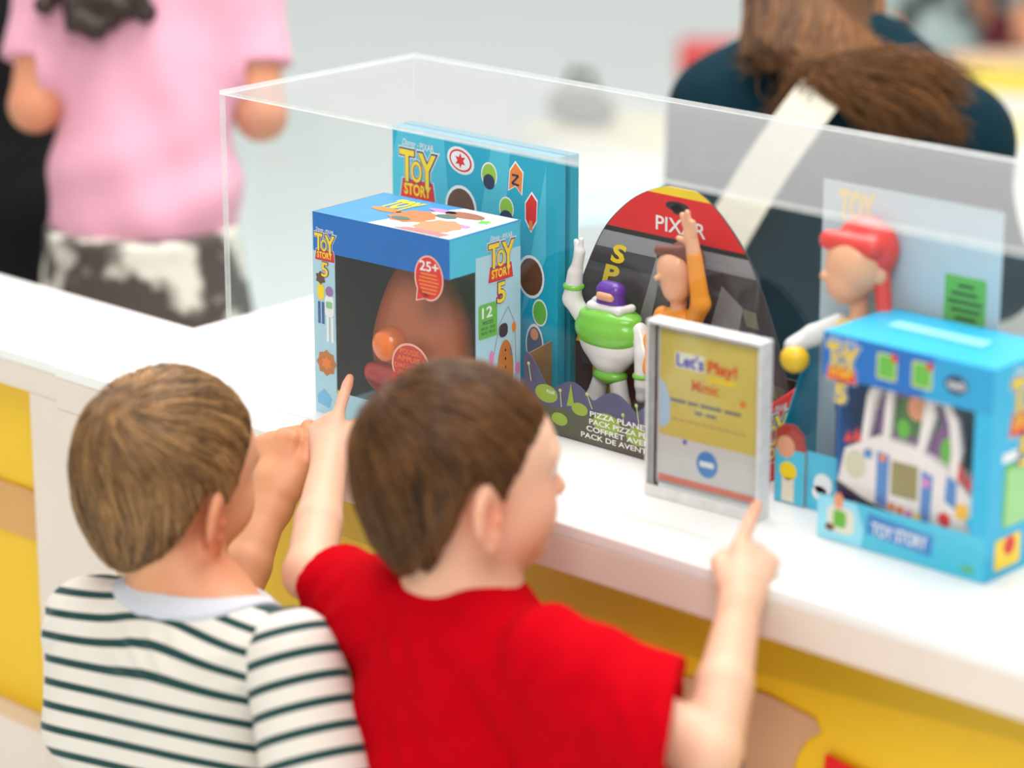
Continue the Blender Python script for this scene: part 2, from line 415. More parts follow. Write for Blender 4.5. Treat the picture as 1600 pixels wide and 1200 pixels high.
cb('back_panel', (-2.14, -.018, .288), (-.309, -.008, .752), YPAN, parent=t)
cb('cross_board', (-2.14, -.024, .535), (-.309, -.0185, .602), TANP, parent=t)
cb('bottom_rail', (-2.14, -.056, .05), (-.309, .0, .288), LAQF, parent=t)
cb('back_board', (-2.2, .14, .05), (-.25, .15, .785), LAQ, parent=t)

# ------------------------------------------------------------------ acrylic case
GL = clear('acrylic', (.985, .99, .99), ior=1.34); GLT = clear('acrylic_lid', (.975, .98, .98), ior=1.42, milk=.014)
EDG = clear('acrylic_edge', (.9, .97, .96), 1.6, .05, milk=.55)
X1, Y1, Z0, Z1 = 1.36, .318, .8005, 1.1655; TH = .0045
case = thing('display_case', 'clear acrylic box cover standing over the toys on the white counter', 'display case', (X1/2, Y1/2, .8))
def pane(name, lo, hi, axis, body=GL):
    o = case.location; me = MB(); me.box([lo[i]-o[i] for i in range(3)], [hi[i]-o[i] for i in range(3)], body)
    me.mi(EDG)
    for f in me.bm.faces:
        f.normal_update()
        if abs(f.normal[axis]) < .5: f.material_index = 1
    return me.build(name, case)
pane('front_panel', (0, 0, Z0), (X1, TH, Z1-TH-.0002), 1)
pane('back_panel', (0, Y1-TH, Z0), (X1, Y1, Z1-TH-.0002), 1)
pane('end_panel', (0, TH+.0002, Z0), (TH, Y1-TH-.0002, Z1-TH-.0002), 0)
pane('end_panel', (X1-TH, TH+.0002, Z0), (X1, Y1-TH-.0002, Z1-TH-.0002), 0)
pane('lid', (0, 0, Z1-TH), (X1, Y1, Z1), 2, GLT)

# ------------------------------------------------------------------ potato-style window box -> plain toy box
CARD = pm('kraft_card', (150, 118, 78), .8, var=.08, scale=40)
FILM = clear('window_film', (.98, .98, .98), 1.22, .04, milk=.004)
bx = thing('toy_window_box', 'blue and pale blue window box with round brown toy inside, front left in case', 'toy box', (.120, .028, .8), math.radians(2.6))
w, dpt, h = .207, .122, .238; th = .0012
BOXB = pm('box_inside_dark', (60, 44, 38), .6, var=.1)
wl, wr, wt_, wb_ = .034, w-.0005, h-.045, .012
b = MB()
b.box((0, 0, 0), (w, dpt, th), SKY); b.box((0, dpt-th, th), (w, dpt, h), SKY); b.box((0, 0, th), (th, dpt-th, h), SKY)
b.box((th, 0, th), (wl, th, h-.045), SKY); b.box((wl, 0, th), (w-.001, th, .03), SKY)
b.box((w-th, .045, th), (w, dpt-th, h-.03), SKY); b.box((w-th, .0, th), (w, .045, .03), SKY)
b.build('carton', bx)
b = MB(); b.box((th, 0, h-.045), (w, th, h), DBL); b.box((w-th, th, h-.045), (w, .045, h-th), CYN); b.box((w-th, .045, h-.03), (w, dpt, h-th), CYN)
b.box((0, 0, h-th), (w, dpt, h), pr('mid_blue', (60, 140, 205)), .0003); b.build('header_band', bx)
b = MB(); b.box((.0016, dpt-.006, .004), (w-.004, dpt-.003, h-.004), BOXB); b.box((.0016, .0016, .004), (.0026, dpt-.006, h-.004), BOXB); b.box((w-.003, .047, .004), (w-.0018, dpt-.006, h-.004), BOXB); b.box((.003, .0016, h-.005), (w-.003, dpt-.006, h-.0035), BOXB); b.box((wl+.001, .012, th), (w-.003, dpt-.006, .004), BOXB); b.build('inner_backing', bx)
b = MB(); b.box((wl, .0001, .03), (w-.0004, .0006, h-.045), FILM); b.box((w-.0006, .0006, .03), (w-.0001, .045, h-.045), FILM); b.build('clear_window', bx)
# front printing
A = Art(frame((0, 0, 0), (1, 0, 0), (0, 0, 1), (0, -1, 0)))
logo(A, .0045, h-.0545, .030)
rr = pr('bubble_red', (226, 40, 40))
A.oval(.178, .190, .0215, .026, pr('bubble_edge', (245, 190, 170)), 2); A.poly([(.160, .176), (.158, .161), (.180, .168)], pr('bubble_edge', (0, 0, 0)), 2)
A.oval(.178, .190, .0195, .024, rr, 3); A.poly([(.162, .177), (.160, .163), (.180, .170)], rr, 3)
A.text('25+', .165, .198, .192, .209, WHT, 4, .02)
for i in range(6): A.rect(.163+.0015*abs(i-2), .1935-.0042*i, .193-.0015*abs(i-2), .1955-.0042*i, ORG, 4)
B2 = pr('outline_blue', (40, 130, 200))
for i in range(16):
    cx, cz, r_ = .046+.0075*i*.98, h-.022+.011*math.sin(i*2.1), .004+.003*((i*7) % 3)/2
    A.line([(cx+r_*math.cos(q), cz+r_*math.sin(q)) for q in [i+j*.7 for j in range(8)]], .0005, B2, 1)
# left strip: plain blocks of colour in place of the printed characters
A.star(.012, .162, .0085, BRN, 1, 6, .7); A.oval(.012, .146, .006, .010, YEL, 1); A.rect(.007, .108, .011, .134, pr('denim', (60, 100, 160)), 1); A.rect(.013, .108, .017, .134, pr('denim', (0, 0, 0)), 1)
A.oval(.0255, .148, .006, .006, pr('lilac', (160, 110, 180)), 1); A.rrect(.018, .118, .032, .143, .005, WHT, 1); A.rrect(.020, .128, .030, .136, .002, pr('mint', (140, 205, 150)), 2)
A.rect(.020, .088, .024, .118, WHT, 1); A.rect(.027, .088, .031, .118, WHT, 1)
A.star(.019, .062, .016, TAN, 1, 8, .82); A.star(.019, .062, .009, ORG, 2, 6, .6); A.star(.041, .028, .008, YEL, 2, 8, .5);
A.poly([(.004, .012), (.022, .008), (.026, .020), (.014, .030), (.004, .022)], pr('sky_bubble', (120, 190, 230)), 1)
# lower bubble on the window
A.oval(.150, .083, .029, .027, pr('bubble_edge', (0, 0, 0)), 3); A.oval(.150, .083, .0265, .0245, pr('bubble_dull', (206, 66, 62)), 4)
A.poly([(.122, .075), (.120, .056), (.142, .062)], pr('bubble_dull', (0, 0, 0)), 4)
for i, s_ in enumerate(('POUSSE !', 'APPUIE !', 'DRÜCKEN!', '¡PRESIONA!', 'PREMERE!')):
    q = .016+.004*(2-abs(i-2)); A.text(s_, .150-q, .0965-.0085*i, .150+q, .1025-.0085*i, ORG, 5, .01)
A.build('printed_front', bx)
# right side printing
A = Art(frame((w, 0, 0), (0, 1, 0), (0, 0, 1), (1, 0, 0)))
logo(A, .066, h-.062, .042, lay=1)
A.rrect(.049, .113, .081, .153, .003, GRN, 1); A.text('12', .055, .137, .072, .149, WHT, 2, .02)
for i, s_ in enumerate(('PIECES', 'PIÈCES · TEILE', 'PIEZAS · PEÇAS')): A.text(s_, .053+.003*(i == 0), .129-.006*i, .077-.003*(i == 0), .133-.006*i, pr('dark_green', (40, 90, 40)), 2)
A.oval(.083, .158, .0022, .0022, RED, 2); A.oval(.086, .158, .0022, .0022, RED, 2); A.poly([(.0812, .1575), (.0878, .1575), (.0845, .153)], RED, 2)
A.line([(.064, .02), (.072, .08), (.085, .125), (.100, .142), (.112, .12), (.114, .06), (.110, .02)], .0006, GRY, 1)
A.oval(.095, .068, .014, .036, TAN, 1); [A.oval(.095, z_, .0012, .0016, BLK, 3) for z_ in (.092, .082, .072)]
A.rrect(.084, .108, .099, .124, .006, pr('dark_slate', (40, 50, 65)), 2)
A.oval(.110, .116, .0035, .006, ORG, 2); A.oval(.071, .088, .004, .008, PNK, 2); A.oval(.116, .066, .004, .007, PNK, 2); A.oval(.105, .092, .003, .009, LGR, 1)
A.build('printed_side', bx)
# top printing
A = Art(frame((0, 0, h), (1, 0, 0), (0, 1, 0), (0, 0, 1)))
A.poly([(.085, .002), (w-.002, .002), (w-.002, dpt-.002), (.125, dpt-.002), (.10, .07)], WHT, 0)
A.star(.105, .055, .030, pr('terracotta', (206, 118, 66)), 1, 9, .85); A.star(.158, .038, .030, pr('salmon', (226, 140, 96)), 2, 9, .85)
A.oval(.100, .04, .013, .007, pr('slate_green', (80, 110, 100)), 3); A.oval(.135, .078, .014, .008, pr('slate_green', (0, 0, 0)), 3); A.oval(.115, .095, .02, .006, PNK, 2)
A.poly([(.12, .004), (.19, .004), (.195, .018), (.135, .016)], pr('rose', (226, 120, 120)), 3)
A.oval(.148, .095, .028, .012, pr('rust', (160, 96, 70)), 2); A.star(.185, .085, .012, GRN, 1, 6); A.oval(.183, .055, .006, .006, PNK, 3)
A.text('TOY', .042, .070, .078, .105, YEL, 2, .06); A.oval(.060, .060, .022, .008, ORG, 1)
A.build('printed_top', bx)
# the plain round toy inside (a stand-in)
toy = thing('round_toy', 'plain round brown toy with orange knob seen through window of blue box', 'toy', (.120+.118, .10, .8))
TB = pm('brown_plastic', (196, 96, 34), .35, var=.05, coat=.3)
s = Sdf(); c0 = np.array([.232, .094, .904])
s.ell(c0, (.060, .040, .088)); s.ell(c0+(0, 0, -.03), (.064, .042, .06), k=.03)
mesh_sdf('round_body', s, *bounds(s), .002, TB, toy)
s = Sdf(); s.ell(c0+(-.006, -.050, -.006), (.021, .018, .021))
mesh_sdf('orange_knob', s, *bounds(s), .0015, pm('orange_plastic', (240, 118, 30), .25, coat=.5), toy)
s = Sdf(); s.cap(c0+(-.035, -.046, -.045), c0+(.035, -.046, -.045), .012, .012, k=.006); s.ell(c0+(0, -.046, -.052), (.045, .007, .022), k=.008)
mesh_sdf('red_band', s, *bounds(s), .0015, pm('red_plastic', (196, 52, 50), .25, coat=.5), toy)
# ------------------------------------------------------------------ teal sticker book
bk = thing('sticker_book', 'tall teal boxed book with white-edged stickers printed on it, behind window box', 'book', (.082, .196, .8005))
w, h = .262, .306
b = MB(); b.box((0, 0, 0), (w, .014, h), TEAL, .001); b.build('front_cover', bk)
b = MB(); b.box((.002, .0142, .002), (w-.006, .0188, h-.003), WHT); b.build('page_block', bk)
b = MB(); b.box((0, .019, 0), (w+.002, .034, h), pr('deep_teal', (0, 150, 175)), .001); b.build('back_cover', bk)
A = Art(frame((0, 0, 0), (1, 0, 0), (0, 0, 1), (0, -1, 0)))
A.poly([(.01, h-.002), (.085, h-.002), (.10, h-.15), (.0, h-.12), (.0, h-.04)], pr('light_teal', (70, 190, 215)), 0)
A.poly([(.16, h-.002), (.19, h-.002), (.17, h-.2), (.12, h-.2)], pr('light_teal', (0, 0, 0)), 0); A.poly([(.245, h-.01), (.245, h-.12), (.205, h-.2)], pr('light_teal', (0, 0, 0)), 0)
logo(A, .014, h-.084, .056, five=False, lay=1)
def stk(P, m, e=1.16, lay=1):
    cx = sum(p[0] for p in P)/len(P); cz = sum(p[1] for p in P)/len(P)
    A.poly([(cx+(x-cx)*e, cz+(z-cz)*e) for x, z in P], WHT, lay); A.poly(P, m, lay+1)
def ov(cx, cz, rx, rz, n=20, rot=0): return [(cx+rx*math.cos(a)*math.cos(rot)-rz*math.sin(a)*math.sin(rot), cz+rx*math.cos(a)*math.sin(rot)+rz*math.sin(a)*math.cos(rot)) for a in [2*math.pi*i/n for i in range(n)]]
stk(ov(.112, h-.026, .019, .0135, rot=-.25), WHT); A.oval(.112, h-.026, .018, .0125, RED, 3, rot=-.25); A.oval(.112, h-.026, .0155, .0105, WHT, 4, rot=-.25); A.star(.112, h-.026, .009, RED, 5, 6, .5)
stk(ov(.157, h-.036, .011, .013), pr('lime', (150, 200, 60))); A.oval(.157, h-.044, .009, .009, NAV, 3)
stk([(.198, h-.016), (.209, h-.026), (.207, h-.050), (.198, h-.042), (.188, h-.048), (.190, h-.026)], ORG); A.line([(.193, h-.030), (.203, h-.030), (.193, h-.040), (.204, h-.041)], .0025, NAV, 4)
stk(ov(.184, h-.071, .010, .012), pr('lime', (0, 0, 0))); A.oval(.184, h-.082, .010, .009, NAV, 3)
stk([(.223, h-.048), (.231, h-.056), (.230, h-.078), (.222, h-.090), (.214, h-.078), (.214, h-.060)], RED); A.rect(.2195, h-.090, .2245, h-.079, ORG, 3)
stk(ov(.112, h-.083, .022, .024), BRN); A.oval(.117, h-.094, .013, .010, SKIN_P, 3)
stk(ov(.222, h-.145, .018, .022), BRN); stk(ov(.236, h-.185, .010, .014), GRN); stk(ov(.228, h-.225, .012, .022), pr('slate_blue', (80, 110, 140))); A.oval(.228, h-.212, .006, .007, SKIN_P, 4); stk(ov(.234, h-.268, .013, .018), pr('moss', (80, 120, 70)))
A.build('printed_cover', bk)

# ------------------------------------------------------------------ blister card pack in its tray
pk = thing('toy_pack_tray', 'dark printed tray with wavy front edge and tall arched card, middle of case', 'toy pack', (.335, .150, .8005))
TW, TD = .327, .088; OUT = pr('night_purple', (86, 88, 120)); OUT2 = pr('olive_dark', (88, 92, 76))
def wave(x):
    return .074 if x > .27 else .060+.012*abs(math.sin(x*math.pi/.062+.25))
P = [(0, 0), (TW, 0), (TW, .080)]
for i in range(60): x = TW*(1-(i+1)/61); P.append((x, (.050+.017*abs(math.sin(math.pi*(x+.02)/.062))+(.028*max(0, (.03-x)/.03)))))
P.append((0, .084))
fr = frame((0, 0, 0), (1, 0, 0), (0, 0, 1), (0, 1, 0))
b = MB(); b.prism(P, OUT, fr, 0, .0015); b.build('wavy_front', pk)
b = MB(); b.prism([(0, 0), (TD, 0), (TD, .098), (0, .084)], CARD, frame((0, .0016, 0), (0, 1, 0), (0, 0, 1), (1, 0, 0)), 0, .0015)
b.box((0.0016, .0016, 0), (TW-.0016, TD, .0015), CARD); b.box((.0016, TD-.0015, .0015), (TW-.0016, TD, .10), pr('tray_inside', (70, 56, 46))); b.build('tray', pk)
b = MB(); b.prism([(0, 0), (TD, 0), (TD, .098), (0, .080)], RED, frame((TW-.0016, .0016, 0), (0, 1, 0), (0, 0, 1), (1, 0, 0)), 0, .0015); b.build('red_side', pk)
A = Art(frame((TW, 0, 0), (0, 1, 0), (0, 0, 1), (1, 0, 0))); logo(A, .012, .022, .05, five=False); A.build('side_printing', pk)
A = Art(frame((0, 0, 0), (1, 0, 0), (0, 0, 1), (0, -1, 0)))
A.poly([(.001, .001), (TW-.001, .001), (TW-.001, .028), (.2, .034), (.1, .036), (.001, .03)], OUT2, 0)
for cx, cz, r_ in ((.035, .052, .017), (.085, .044, .012), (.125, .035, .020), (.17, .030, .017), (.055, .026, .012)): A.oval(cx, cz-.006, r_, r_*.62, pr('alien_lime', (150, 175, 70)), 1)
for x0, z0, x1, z1 in ((.012, .056, .008, .076), (.058, .035, .056, .054), (.104, .042, .096, .058), (.172, .040, .168, .060), (.15, .035, .149, .045)):
    A.line([(x0, z0), (x1, z1)], .0011, pr('pale_lime', (215, 220, 140)), 3); A.oval(x1, z1, .0022, .0022, pr('pale_lime', (0, 0, 0)), 3)
A.poly([(.066, .038), (.072, .066), (.077, .040)], pr('alien_lime', (0, 0, 0)), 2)
LN = (('PIZZA PLANET ADVENTURE', .101, .268), ('PACK PIZZA PLANET ADVENTURE', .100, .29), ('COFFRET AVENTURE PIZZA', .096, .262), ('PACK DE AVENTURAS DO PIZZA', .088, .278))
for i, (s_, a, e) in enumerate(LN): A.text(s_, a, .0335-.0088*i, e, .0395-.0088*i, WHT, 4, .018)
A.text('PIXAR', .036, .047, .048, .051, WHT, 3)
A.build('printed_front', pk)
# arched card
CPL = [(-.168, 0), (-.168, .04), (-.166, .077), (-.153, .133), (-.134, .183), (-.108, .230), (-.072, .265), (-.036, .284), (-.006, .291)]
CPR = [(.020, .290), (.040, .281), (.064, .262), (.089, .236), (.108, .207), (.134, .151), (.154, .091), (.160, .045), (.161, 0)]
def smooth_line(P, n=5):
    P = [np.array(p) for p in P]; out = []
    for i in range(len(P)-1):
        p0, p1, p2, p3 = P[max(i-1, 0)], P[i], P[i+1], P[min(i+2, len(P)-1)]
        for k in range(n): u = k/n; out.append(tuple(.5*((2*p1)+(-p0+p2)*u+(2*p0-5*p1+4*p2-p3)*u*u+(-p0+3*p1-3*p2+p3)*u**3)))
    return out + [tuple(P[-1])]
ALL = smooth_line(CPL + [(.008, .292)] + CPR); pk_i = max(range(len(ALL)), key=lambda i: ALL[i][1]); CPL = ALL[:pk_i+1]; CPR = ALL[pk_i:]
def arch(): return ALL
card_o = (.163, TD-.012, .001)
b = MB(); b.prism(arch(), pr('space_grey', (72, 68, 74)), frame(card_o, (1, 0, 0), (0, 0, 1), (0, 1, 0)), 0, .0012)
b.build('arched_card', pk)
A = Art(frame((card_o[0], card_o[1], card_o[2]), (1, 0, 0), (0, 0, 1), (0, -1, 0)))
def clipz(z0, z1, k=1.0):
    pts = [p for p in arch() if z0 <= p[1] <= z1]
    l_ = [p for p in pts if p[0] <= 0]; r_ = [p for p in pts if p[0] > 0]
    if not r_: return pts
    return pts
def band(z0, z1, m, lay, k=.985, s=0):
    zs = [z0+(z1-z0)*i/12 for i in range(13)]; L = []; R_ = []
    for z_ in zs:
        L.append((np.interp(z_, [p[1] for p in CPL], [p[0] for p in CPL])*k, z_)); R_.append((np.interp(z_, [p[1] for p in CPR[::-1]], [p[0] for p in CPR[::-1]])*k, z_))
    A.poly(L+R_[::-1], m, lay)
band(.277, .2895, YEL, 1); band(.231, .279, RED, 2)
A.oval(-.004, .268, .017, .0055, BLK, 3); A.oval(-.004, .265, .008, .006, BLK, 3)
A.text('PIXAR', -.034, .238, .036, .254, WHT, 4, .010)
band(.225, .231, BLK, 2); band(.205, .225, pr('pale_steel', (150, 150, 155)), 1)
for (p, m_) in ((((-.07, .09), (-.03, .215), (-.02, .215), (-.05, .09)), 'pale_steel'), (((.03, .09), (.06, .19), (.09, .17), (.075, .09)), 'pale_steel')): A.poly(p, pr(m_, (0, 0, 0)), 1)
A.oval(-.012, .185, .020, .020, pr('pale_steel', (0, 0, 0)), 2); A.oval(-.012, .185, .014, .014, BLK, 3)
for i, ch in enumerate('SPACE'):
    A.text(ch, -.098-.010*i-.0025*i, .190-.0255*i, -.078-.010*i, .210-.0255*i, YEL, 4, .04, shear=.2)
A.rect(-.125, .035, -.095, .075, YEL, 3)
for i in range(5): A.poly([(.088+.010*i, .170-.024*i), (.108+.009*i, .168-.024*i), (.113+.009*i, .150-.024*i), (.096+.010*i, .151-.024*i)], pr('khaki', (130, 128, 104)), 3)
A.poly([(.06, .002), (.145, .002), (.15, .09), (.10, .10)], pr('drab', (104, 104, 92)), 2)
A.oval(-.10, .02, .02, .015, pr('alien_lime', (0, 0, 0)), 2); A.oval(.03, .02, .022, .02, pr('alien_lime', (0, 0, 0)), 2)
A.build('card_printing', pk)
# moulded clear blister
BL = clear('blister_plastic', (.97, .97, .97), 1.5, .03, milk=.02)
def blister(P0, sx, sz, dep, nm):
    V = []; F = []; nx, nz = 22, 26
    for j in range(nz+1):
        for i in range(nx+1):
            u = -1+2*i/nx; v = -1+2*j/nz; m_ = min(1, (1-abs(u)**6))*min(1, (1-abs(v)**6)); q = (m_**.35)
            wv = .0016*math.sin(9*u+4*v)*q
            V.append((P0[0]+sx*u, P0[1]-dep*q-wv, P0[2]+sz*v))
    for j in range(nz):
        for i in range(nx): a = j*(nx+1)+i; F.append([a, a+1, a+nx+2, a+nx+1])
    return mk(nm, V, F, BL, pk, smooth=True)
blister((.085, TD-.014, .125), .062, .062, .012, 'blister')
blister((.205, TD-.014, .140), .072, .075, .012, 'blister')

# ------------------------------------------------------------------ plain toy figures (stand-ins)
def fig(name, label, origin, parts, cat='toy figure', vox=.0013):
    t = thing(name, label, cat, origin)
    for nm, m, prims in parts:
        s = Sdf()
        for p in prims:
            if p[0] == 'c': s.cap(np.array(p[1])+origin, np.array(p[2])+origin, p[3], p[4], k=.004)
            elif p[0] == 'e': s.ell(np.array(p[1])+origin, p[2], k=.004)
            elif p[0] == 's': s.ell(np.array(p[1])+origin, p[2], k=.002, op='sub')
        mesh_sdf(nm, s, *bounds(s, .005), vox, m, t)
    return t
PW = pm('white_toy_plastic', (232, 230, 228), .3, coat=.4); PL = pm('lime_toy_plastic', (122, 200, 70), .3, coat=.4); PP = pm('violet_toy_plastic', (96, 50, 160), .35, coat=.3)
PSK = pm('peach_toy_plastic', (234, 170, 130), .4, coat=.2); PG = pm('grey_toy_plastic', (60, 58, 60), .4); PO = pm('orange_toy_plastic', (240, 150, 40), .4); PBR = pm('brown_toy_plastic', (112, 54, 34), .4)
PR = pm('red_toy_plastic', (226, 48, 40), .4, coat=.2); PY = pm('yellow_toy_plastic', (246, 200, 40), .4, coat=.2)
og = (.428, .192, .818)
fig('toy_robot', 'white and lime green toy robot figure standing in the dark tray', og, [
    ('torso', PW, [('e', (0, 0, .098), (.043, .024, .038)), ('e', (0, 0, .072), (.026, .018, .018))]),
    ('chest_plate', PL, [('e', (0, -.006, .106), (.0445, .022, .025)), ('e', (0, .0, .121), (.042, .024, .012))]),
    ('collar', PW, [('c', (-.02, -.010, .132), (.02, -.010, .132), .005, .005), ('c', (-.026, .005, .134), (-.02, -.010, .132), .005, .005), ('c', (.026, .005, .134), (.02, -.010, .132), .005, .005)]),
    ('waist', PG, [('e', (0, 0, .063), (.019, .014, .009))]),
    ('hips', PL, [('e', (0, 0, .053), (.022, .016, .010))]),
    ('head', PP, [('c', (-.007, 0, .136), (.007, 0, .136), .0115, .0115), ('c', (-.007, 0, .150), (.007, 0, .150), .0115, .0115)]),
    ('visor', PSK, [('c', (-.007, -.009, .146), (.007, -.009, .146), .0055, .0055)]),
    ('arm', PW, [('c', (-.040, 0, .112), (-.055, -.003, .132), .010, .0105), ('c', (-.055, -.003, .132), (-.050, -.004, .162), .0105, .009), ('c', (-.048, -.004, .168), (-.043, -.004, .188), .007, .006), ('c', (-.047, -.004, .186), (-.049, -.004, .200), .003, .0028), ('c', (-.042, -.004, .188), (-.041, -.004, .203), .003, .0028)]),
    ('arm_band', PL, [('e', (-.053, -.003, .147), (.0125, .012, .006))]),
    ('arm', PW, [('c', (.042, 0, .112), (.054, -.004, .088), .010, .0105), ('c', (.052, -.004, .090), (.054, -.008, .055), .0105, .009), ('c', (.054, -.008, .052), (.054, -.010, .040), .007, .006)]),
    ('arm_band', PL, [('e', (.053, -.006, .064), (.012, .012, .006))]),
    ('leg', PW, [('c', (-.012, 0, .048), (-.020, -.002, .022), .010, .011), ('c', (-.020, -.002, .022), (-.022, -.003, -.006), .011, .012)]),
    ('leg', PW, [('c', (.012, 0, .048), (.018, -.002, .022), .010, .011), ('c', (.018, -.002, .022), (.020, -.003, -.006), .011, .012)])])
og = (.522, .196, .818)
fig('toy_figure', 'orange shirted toy figure with brown hair and one arm raised in front of card', og, [
    ('head', PSK, [('e', (-.002, -.004, .192), (.022, .019, .024)), ('e', (.001, -.006, .174), (.017, .015, .019)), ('c', (-.012, -.024, .184), (-.010, -.020, .186), .003, .003), ('c', (.0, 0, .160), (.0, 0, .146), .009, .009), ('e', (.022, .002, .186), (.004, .006, .008))]),
    ('hair', PBR, [('e', (.004, .006, .200), (.024, .018, .023)), ('c', (-.018, -.012, .212), (.016, -.006, .214), .006, .008), ('c', (.022, .003, .200), (.021, .004, .180), .006, .003)]),
    ('shirt', PO, [('e', (.0, 0, .128), (.024, .015, .022)), ('e', (0, 0, .100), (.020, .013, .028))]),
    ('apron', PW, [('e', (.004, -.006, .112), (.018, .013, .024))]),
    ('sleeve', PO, [('c', (.022, 0, .138), (.036, -.006, .160), .010, .0105), ('c', (.036, -.006, .160), (.027, -.008, .212), .0105, .0085)]),
    ('hand', PSK, [('c', (.026, -.008, .216), (.022, -.008, .234), .008, .007), ('c', (.017, -.009, .238), (.011, -.010, .256), .0032, .003), ('c', (.022, -.009, .240), (.018, -.010, .260), .0032, .003), ('c', (.027, -.009, .238), (.026, -.010, .250), .0032, .003), ('c', (.020, -.009, .228), (.008, -.012, .230), .0035, .003)]),
    ('sleeve', PO, [('c', (-.022, 0, .136), (-.034, -.004, .105), .010, .009), ('c', (-.034, -.004, .105), (-.030, -.012, .075), .009, .008)]),
    ('trousers', pm('blue_toy_plastic', (60, 90, 160), .5), [('c', (-.009, 0, .075), (-.012, 0, .02), .012, .010), ('c', (.009, 0, .075), (.014, 0, .02), .012, .010), ('c', (-.012, 0, .02), (-.013, 0, -.005), .010, .011), ('c', (.014, 0, .02), (.015, 0, -.005), .010, .011)])])

# ------------------------------------------------------------------ acrylic sign holder
sg = thing('sign_holder', 'clear acrylic block stand with yellow and white card sign in front of tray', 'sign', (.5885, .066, .8005), math.radians(3.0))
w, d, h = .140, .022, .188
SGL = clear('sign_acrylic', (.97, .985, .985), 1.49, .0); SED = clear('sign_edge', (.96, .98, .98), 1.4, .1, milk=.76)
b = MB(); b.box((0, 0, 0), (w, .009, h), SGL, .0008); b.build('front_block', sg)
b = MB(); b.box((0, .0115, 0), (w, d, h), SGL, .0008); b.build('back_block', sg)
b = MB(); b.box((.0, .0, h+.0002), (w, d, h+.004), SED, .001); b.box((w+.0002, 0, .0), (w+.003, d, h+.004), SED, .0006); b.box((-.003, 0, 0), (-.0002, d, h+.004), SED, .0006); b.box((0, -.003, -.0), (w, -.0002, .012), SED, .0006); b.build('polished_rim', sg)
b = MB(); b.box((.006, .0094, .012), (w-.006, .0104, h-.004), pr('paper_white', (236, 232, 230)), 0); b.build('paper_card', sg)
A = Art(frame((.009, .0094, .012), (1, 0, 0), (0, 0, 1), (0, -1, 0))); cw, ch = w-.016, h-.018
A.rect(0, .055, cw, ch, pr('sign_yellow', (238, 214, 110)), 0); A.rect(0, .004, cw, .011, pr('coral', (236, 130, 110)), 1)
A.poly([(0, .066), (.006, .062), (.014, .072), (.014, .095), (.008, .110), (0, .116)], pr('sign_blue', (178, 208, 232)), 1)
A.text("Let's", .022, ch-.036, .056, ch-.022, pr('sign_violet', (80, 80, 190)), 2, .03); A.rect(.020, ch-.038, .057, ch-.021, pr('sign_pale', (235, 235, 225)), 1)
A.text('Play!', .062, ch-.040, .098, ch-.024, pr('sign_orange', (226, 90, 30)), 2, .04); A.rect(.062, ch-.046, .098, ch-.041, YEL, 2)
A.text('Mimic', .042, ch-.060, .076, ch-.048, pr('sign_orange', (0, 0, 0)), 2, .02)
for (x0, x1, z_) in ((.014, .034, .076), (.037, .050, .076), (.053, .080, .076), (.084, .105, .076), (.046, .056, .085), (.060, .074, .085)): A.rect(x0, ch-z_, x1, ch-z_+.0035, GRY, 2)
for x0 in range(10): A.rect(.016+.0098*x0, ch-.0955, .0235+.0098*x0, ch-.094, pr('faint_brown', (175, 160, 110)), 2)
A.oval(.107, ch-.062, .004, .004, ORG, 2); A.star(.034, ch-.118, .004, pr('sign_violet', (0, 0, 0)), 2)
A.oval(.063, .033, .0135, .0145, pr('sign_disc', (66, 140, 206)), 2); A.rect(.054, .030, .072, .036, WHT, 3)
A.build('printed_sign', sg)

# ------------------------------------------------------------------ doll box (open front, clear back sheet)
db = thing('doll_box', 'open teal doll carton with pale back sheet, behind right toy box', 'toy box', (.700, .145, .8005))
w, d = .222, .068
b = MB(); b.box((0, d, 0), (w, d+.0015, .335), pr('pale_backing', (186, 204, 214)), .0003); b.build('back_sheet', db)
b = MB(); b.prism([(0, 0), (d, 0), (d, .185), (0, .062)], pr('deep_teal', (0, 0, 0)), frame((0, 0, 0), (0, 1, 0), (0, 0, 1), (1, 0, 0)), 0, .0015); b.build('side_panel', db)
b = MB(); b.prism([(0, 0), (d, 0), (d, .185), (0, .062)], pr('deep_teal', (0, 0, 0)), frame((w-.0015, 0, 0), (0, 1, 0), (0, 0, 1), (1, 0, 0)), 0, .0015); b.build('side_panel', db)
b = MB(); b.box((.0016, 0, 0), (w-.0016, .0015, .062), CYN); b.box((.0016, .0016, 0), (w-.0016, d-.001, .0015), TEAL); b.build('front_lip', db)
b = MB(); P = [(0, .045), (0, .02), (.03, .02), (.045, .03)]
b.prism([(.000, .0), (.040, .0), (.040, .062), (.036, .078), (.024, .087), (.010, .086), (.0, .078)], pr('hat_red', (176, 58, 48)), frame((0, -.0022, 0), (1, 0, 0), (0, 0, 1), (0, 1, 0)), 0, .0018); b.build('cut_out_tab', db)
A = Art(frame((0, -.0022, 0), (1, 0, 0), (0, 0, 1), (0, -1, 0)))
A.rect(.0003, .0003, .0397, .060, CYN, 0); A.oval(.014, .062, .012, .012, SKIN_P, 1); A.oval(.018, .036, .011, .010, YEL, 1); A.rect(.010, .002, .026, .028, pr('cream', (236, 222, 200)), 1)
A.build('tab_printing', db)
A = Art(frame((0, 0, 0), (1, 0, 0), (0, 0, 1), (0, -1, 0))); A.oval(.062, .03, .012, .012, WHT, 1); A.oval(.058, .02, .01, .008, WHT, 1); A.build('lip_printing', db)
A = Art(frame((0, d, 0), (1, 0, 0), (0, 0, 1), (0, -1, 0)))
A.rrect(.156, .212, .206, .262, .003, pr('bubble_green', (100, 186, 84)), 1); A.poly([(.164, .214), (.176, .214), (.167, .200)], pr('bubble_green', (0, 0, 0)), 1)
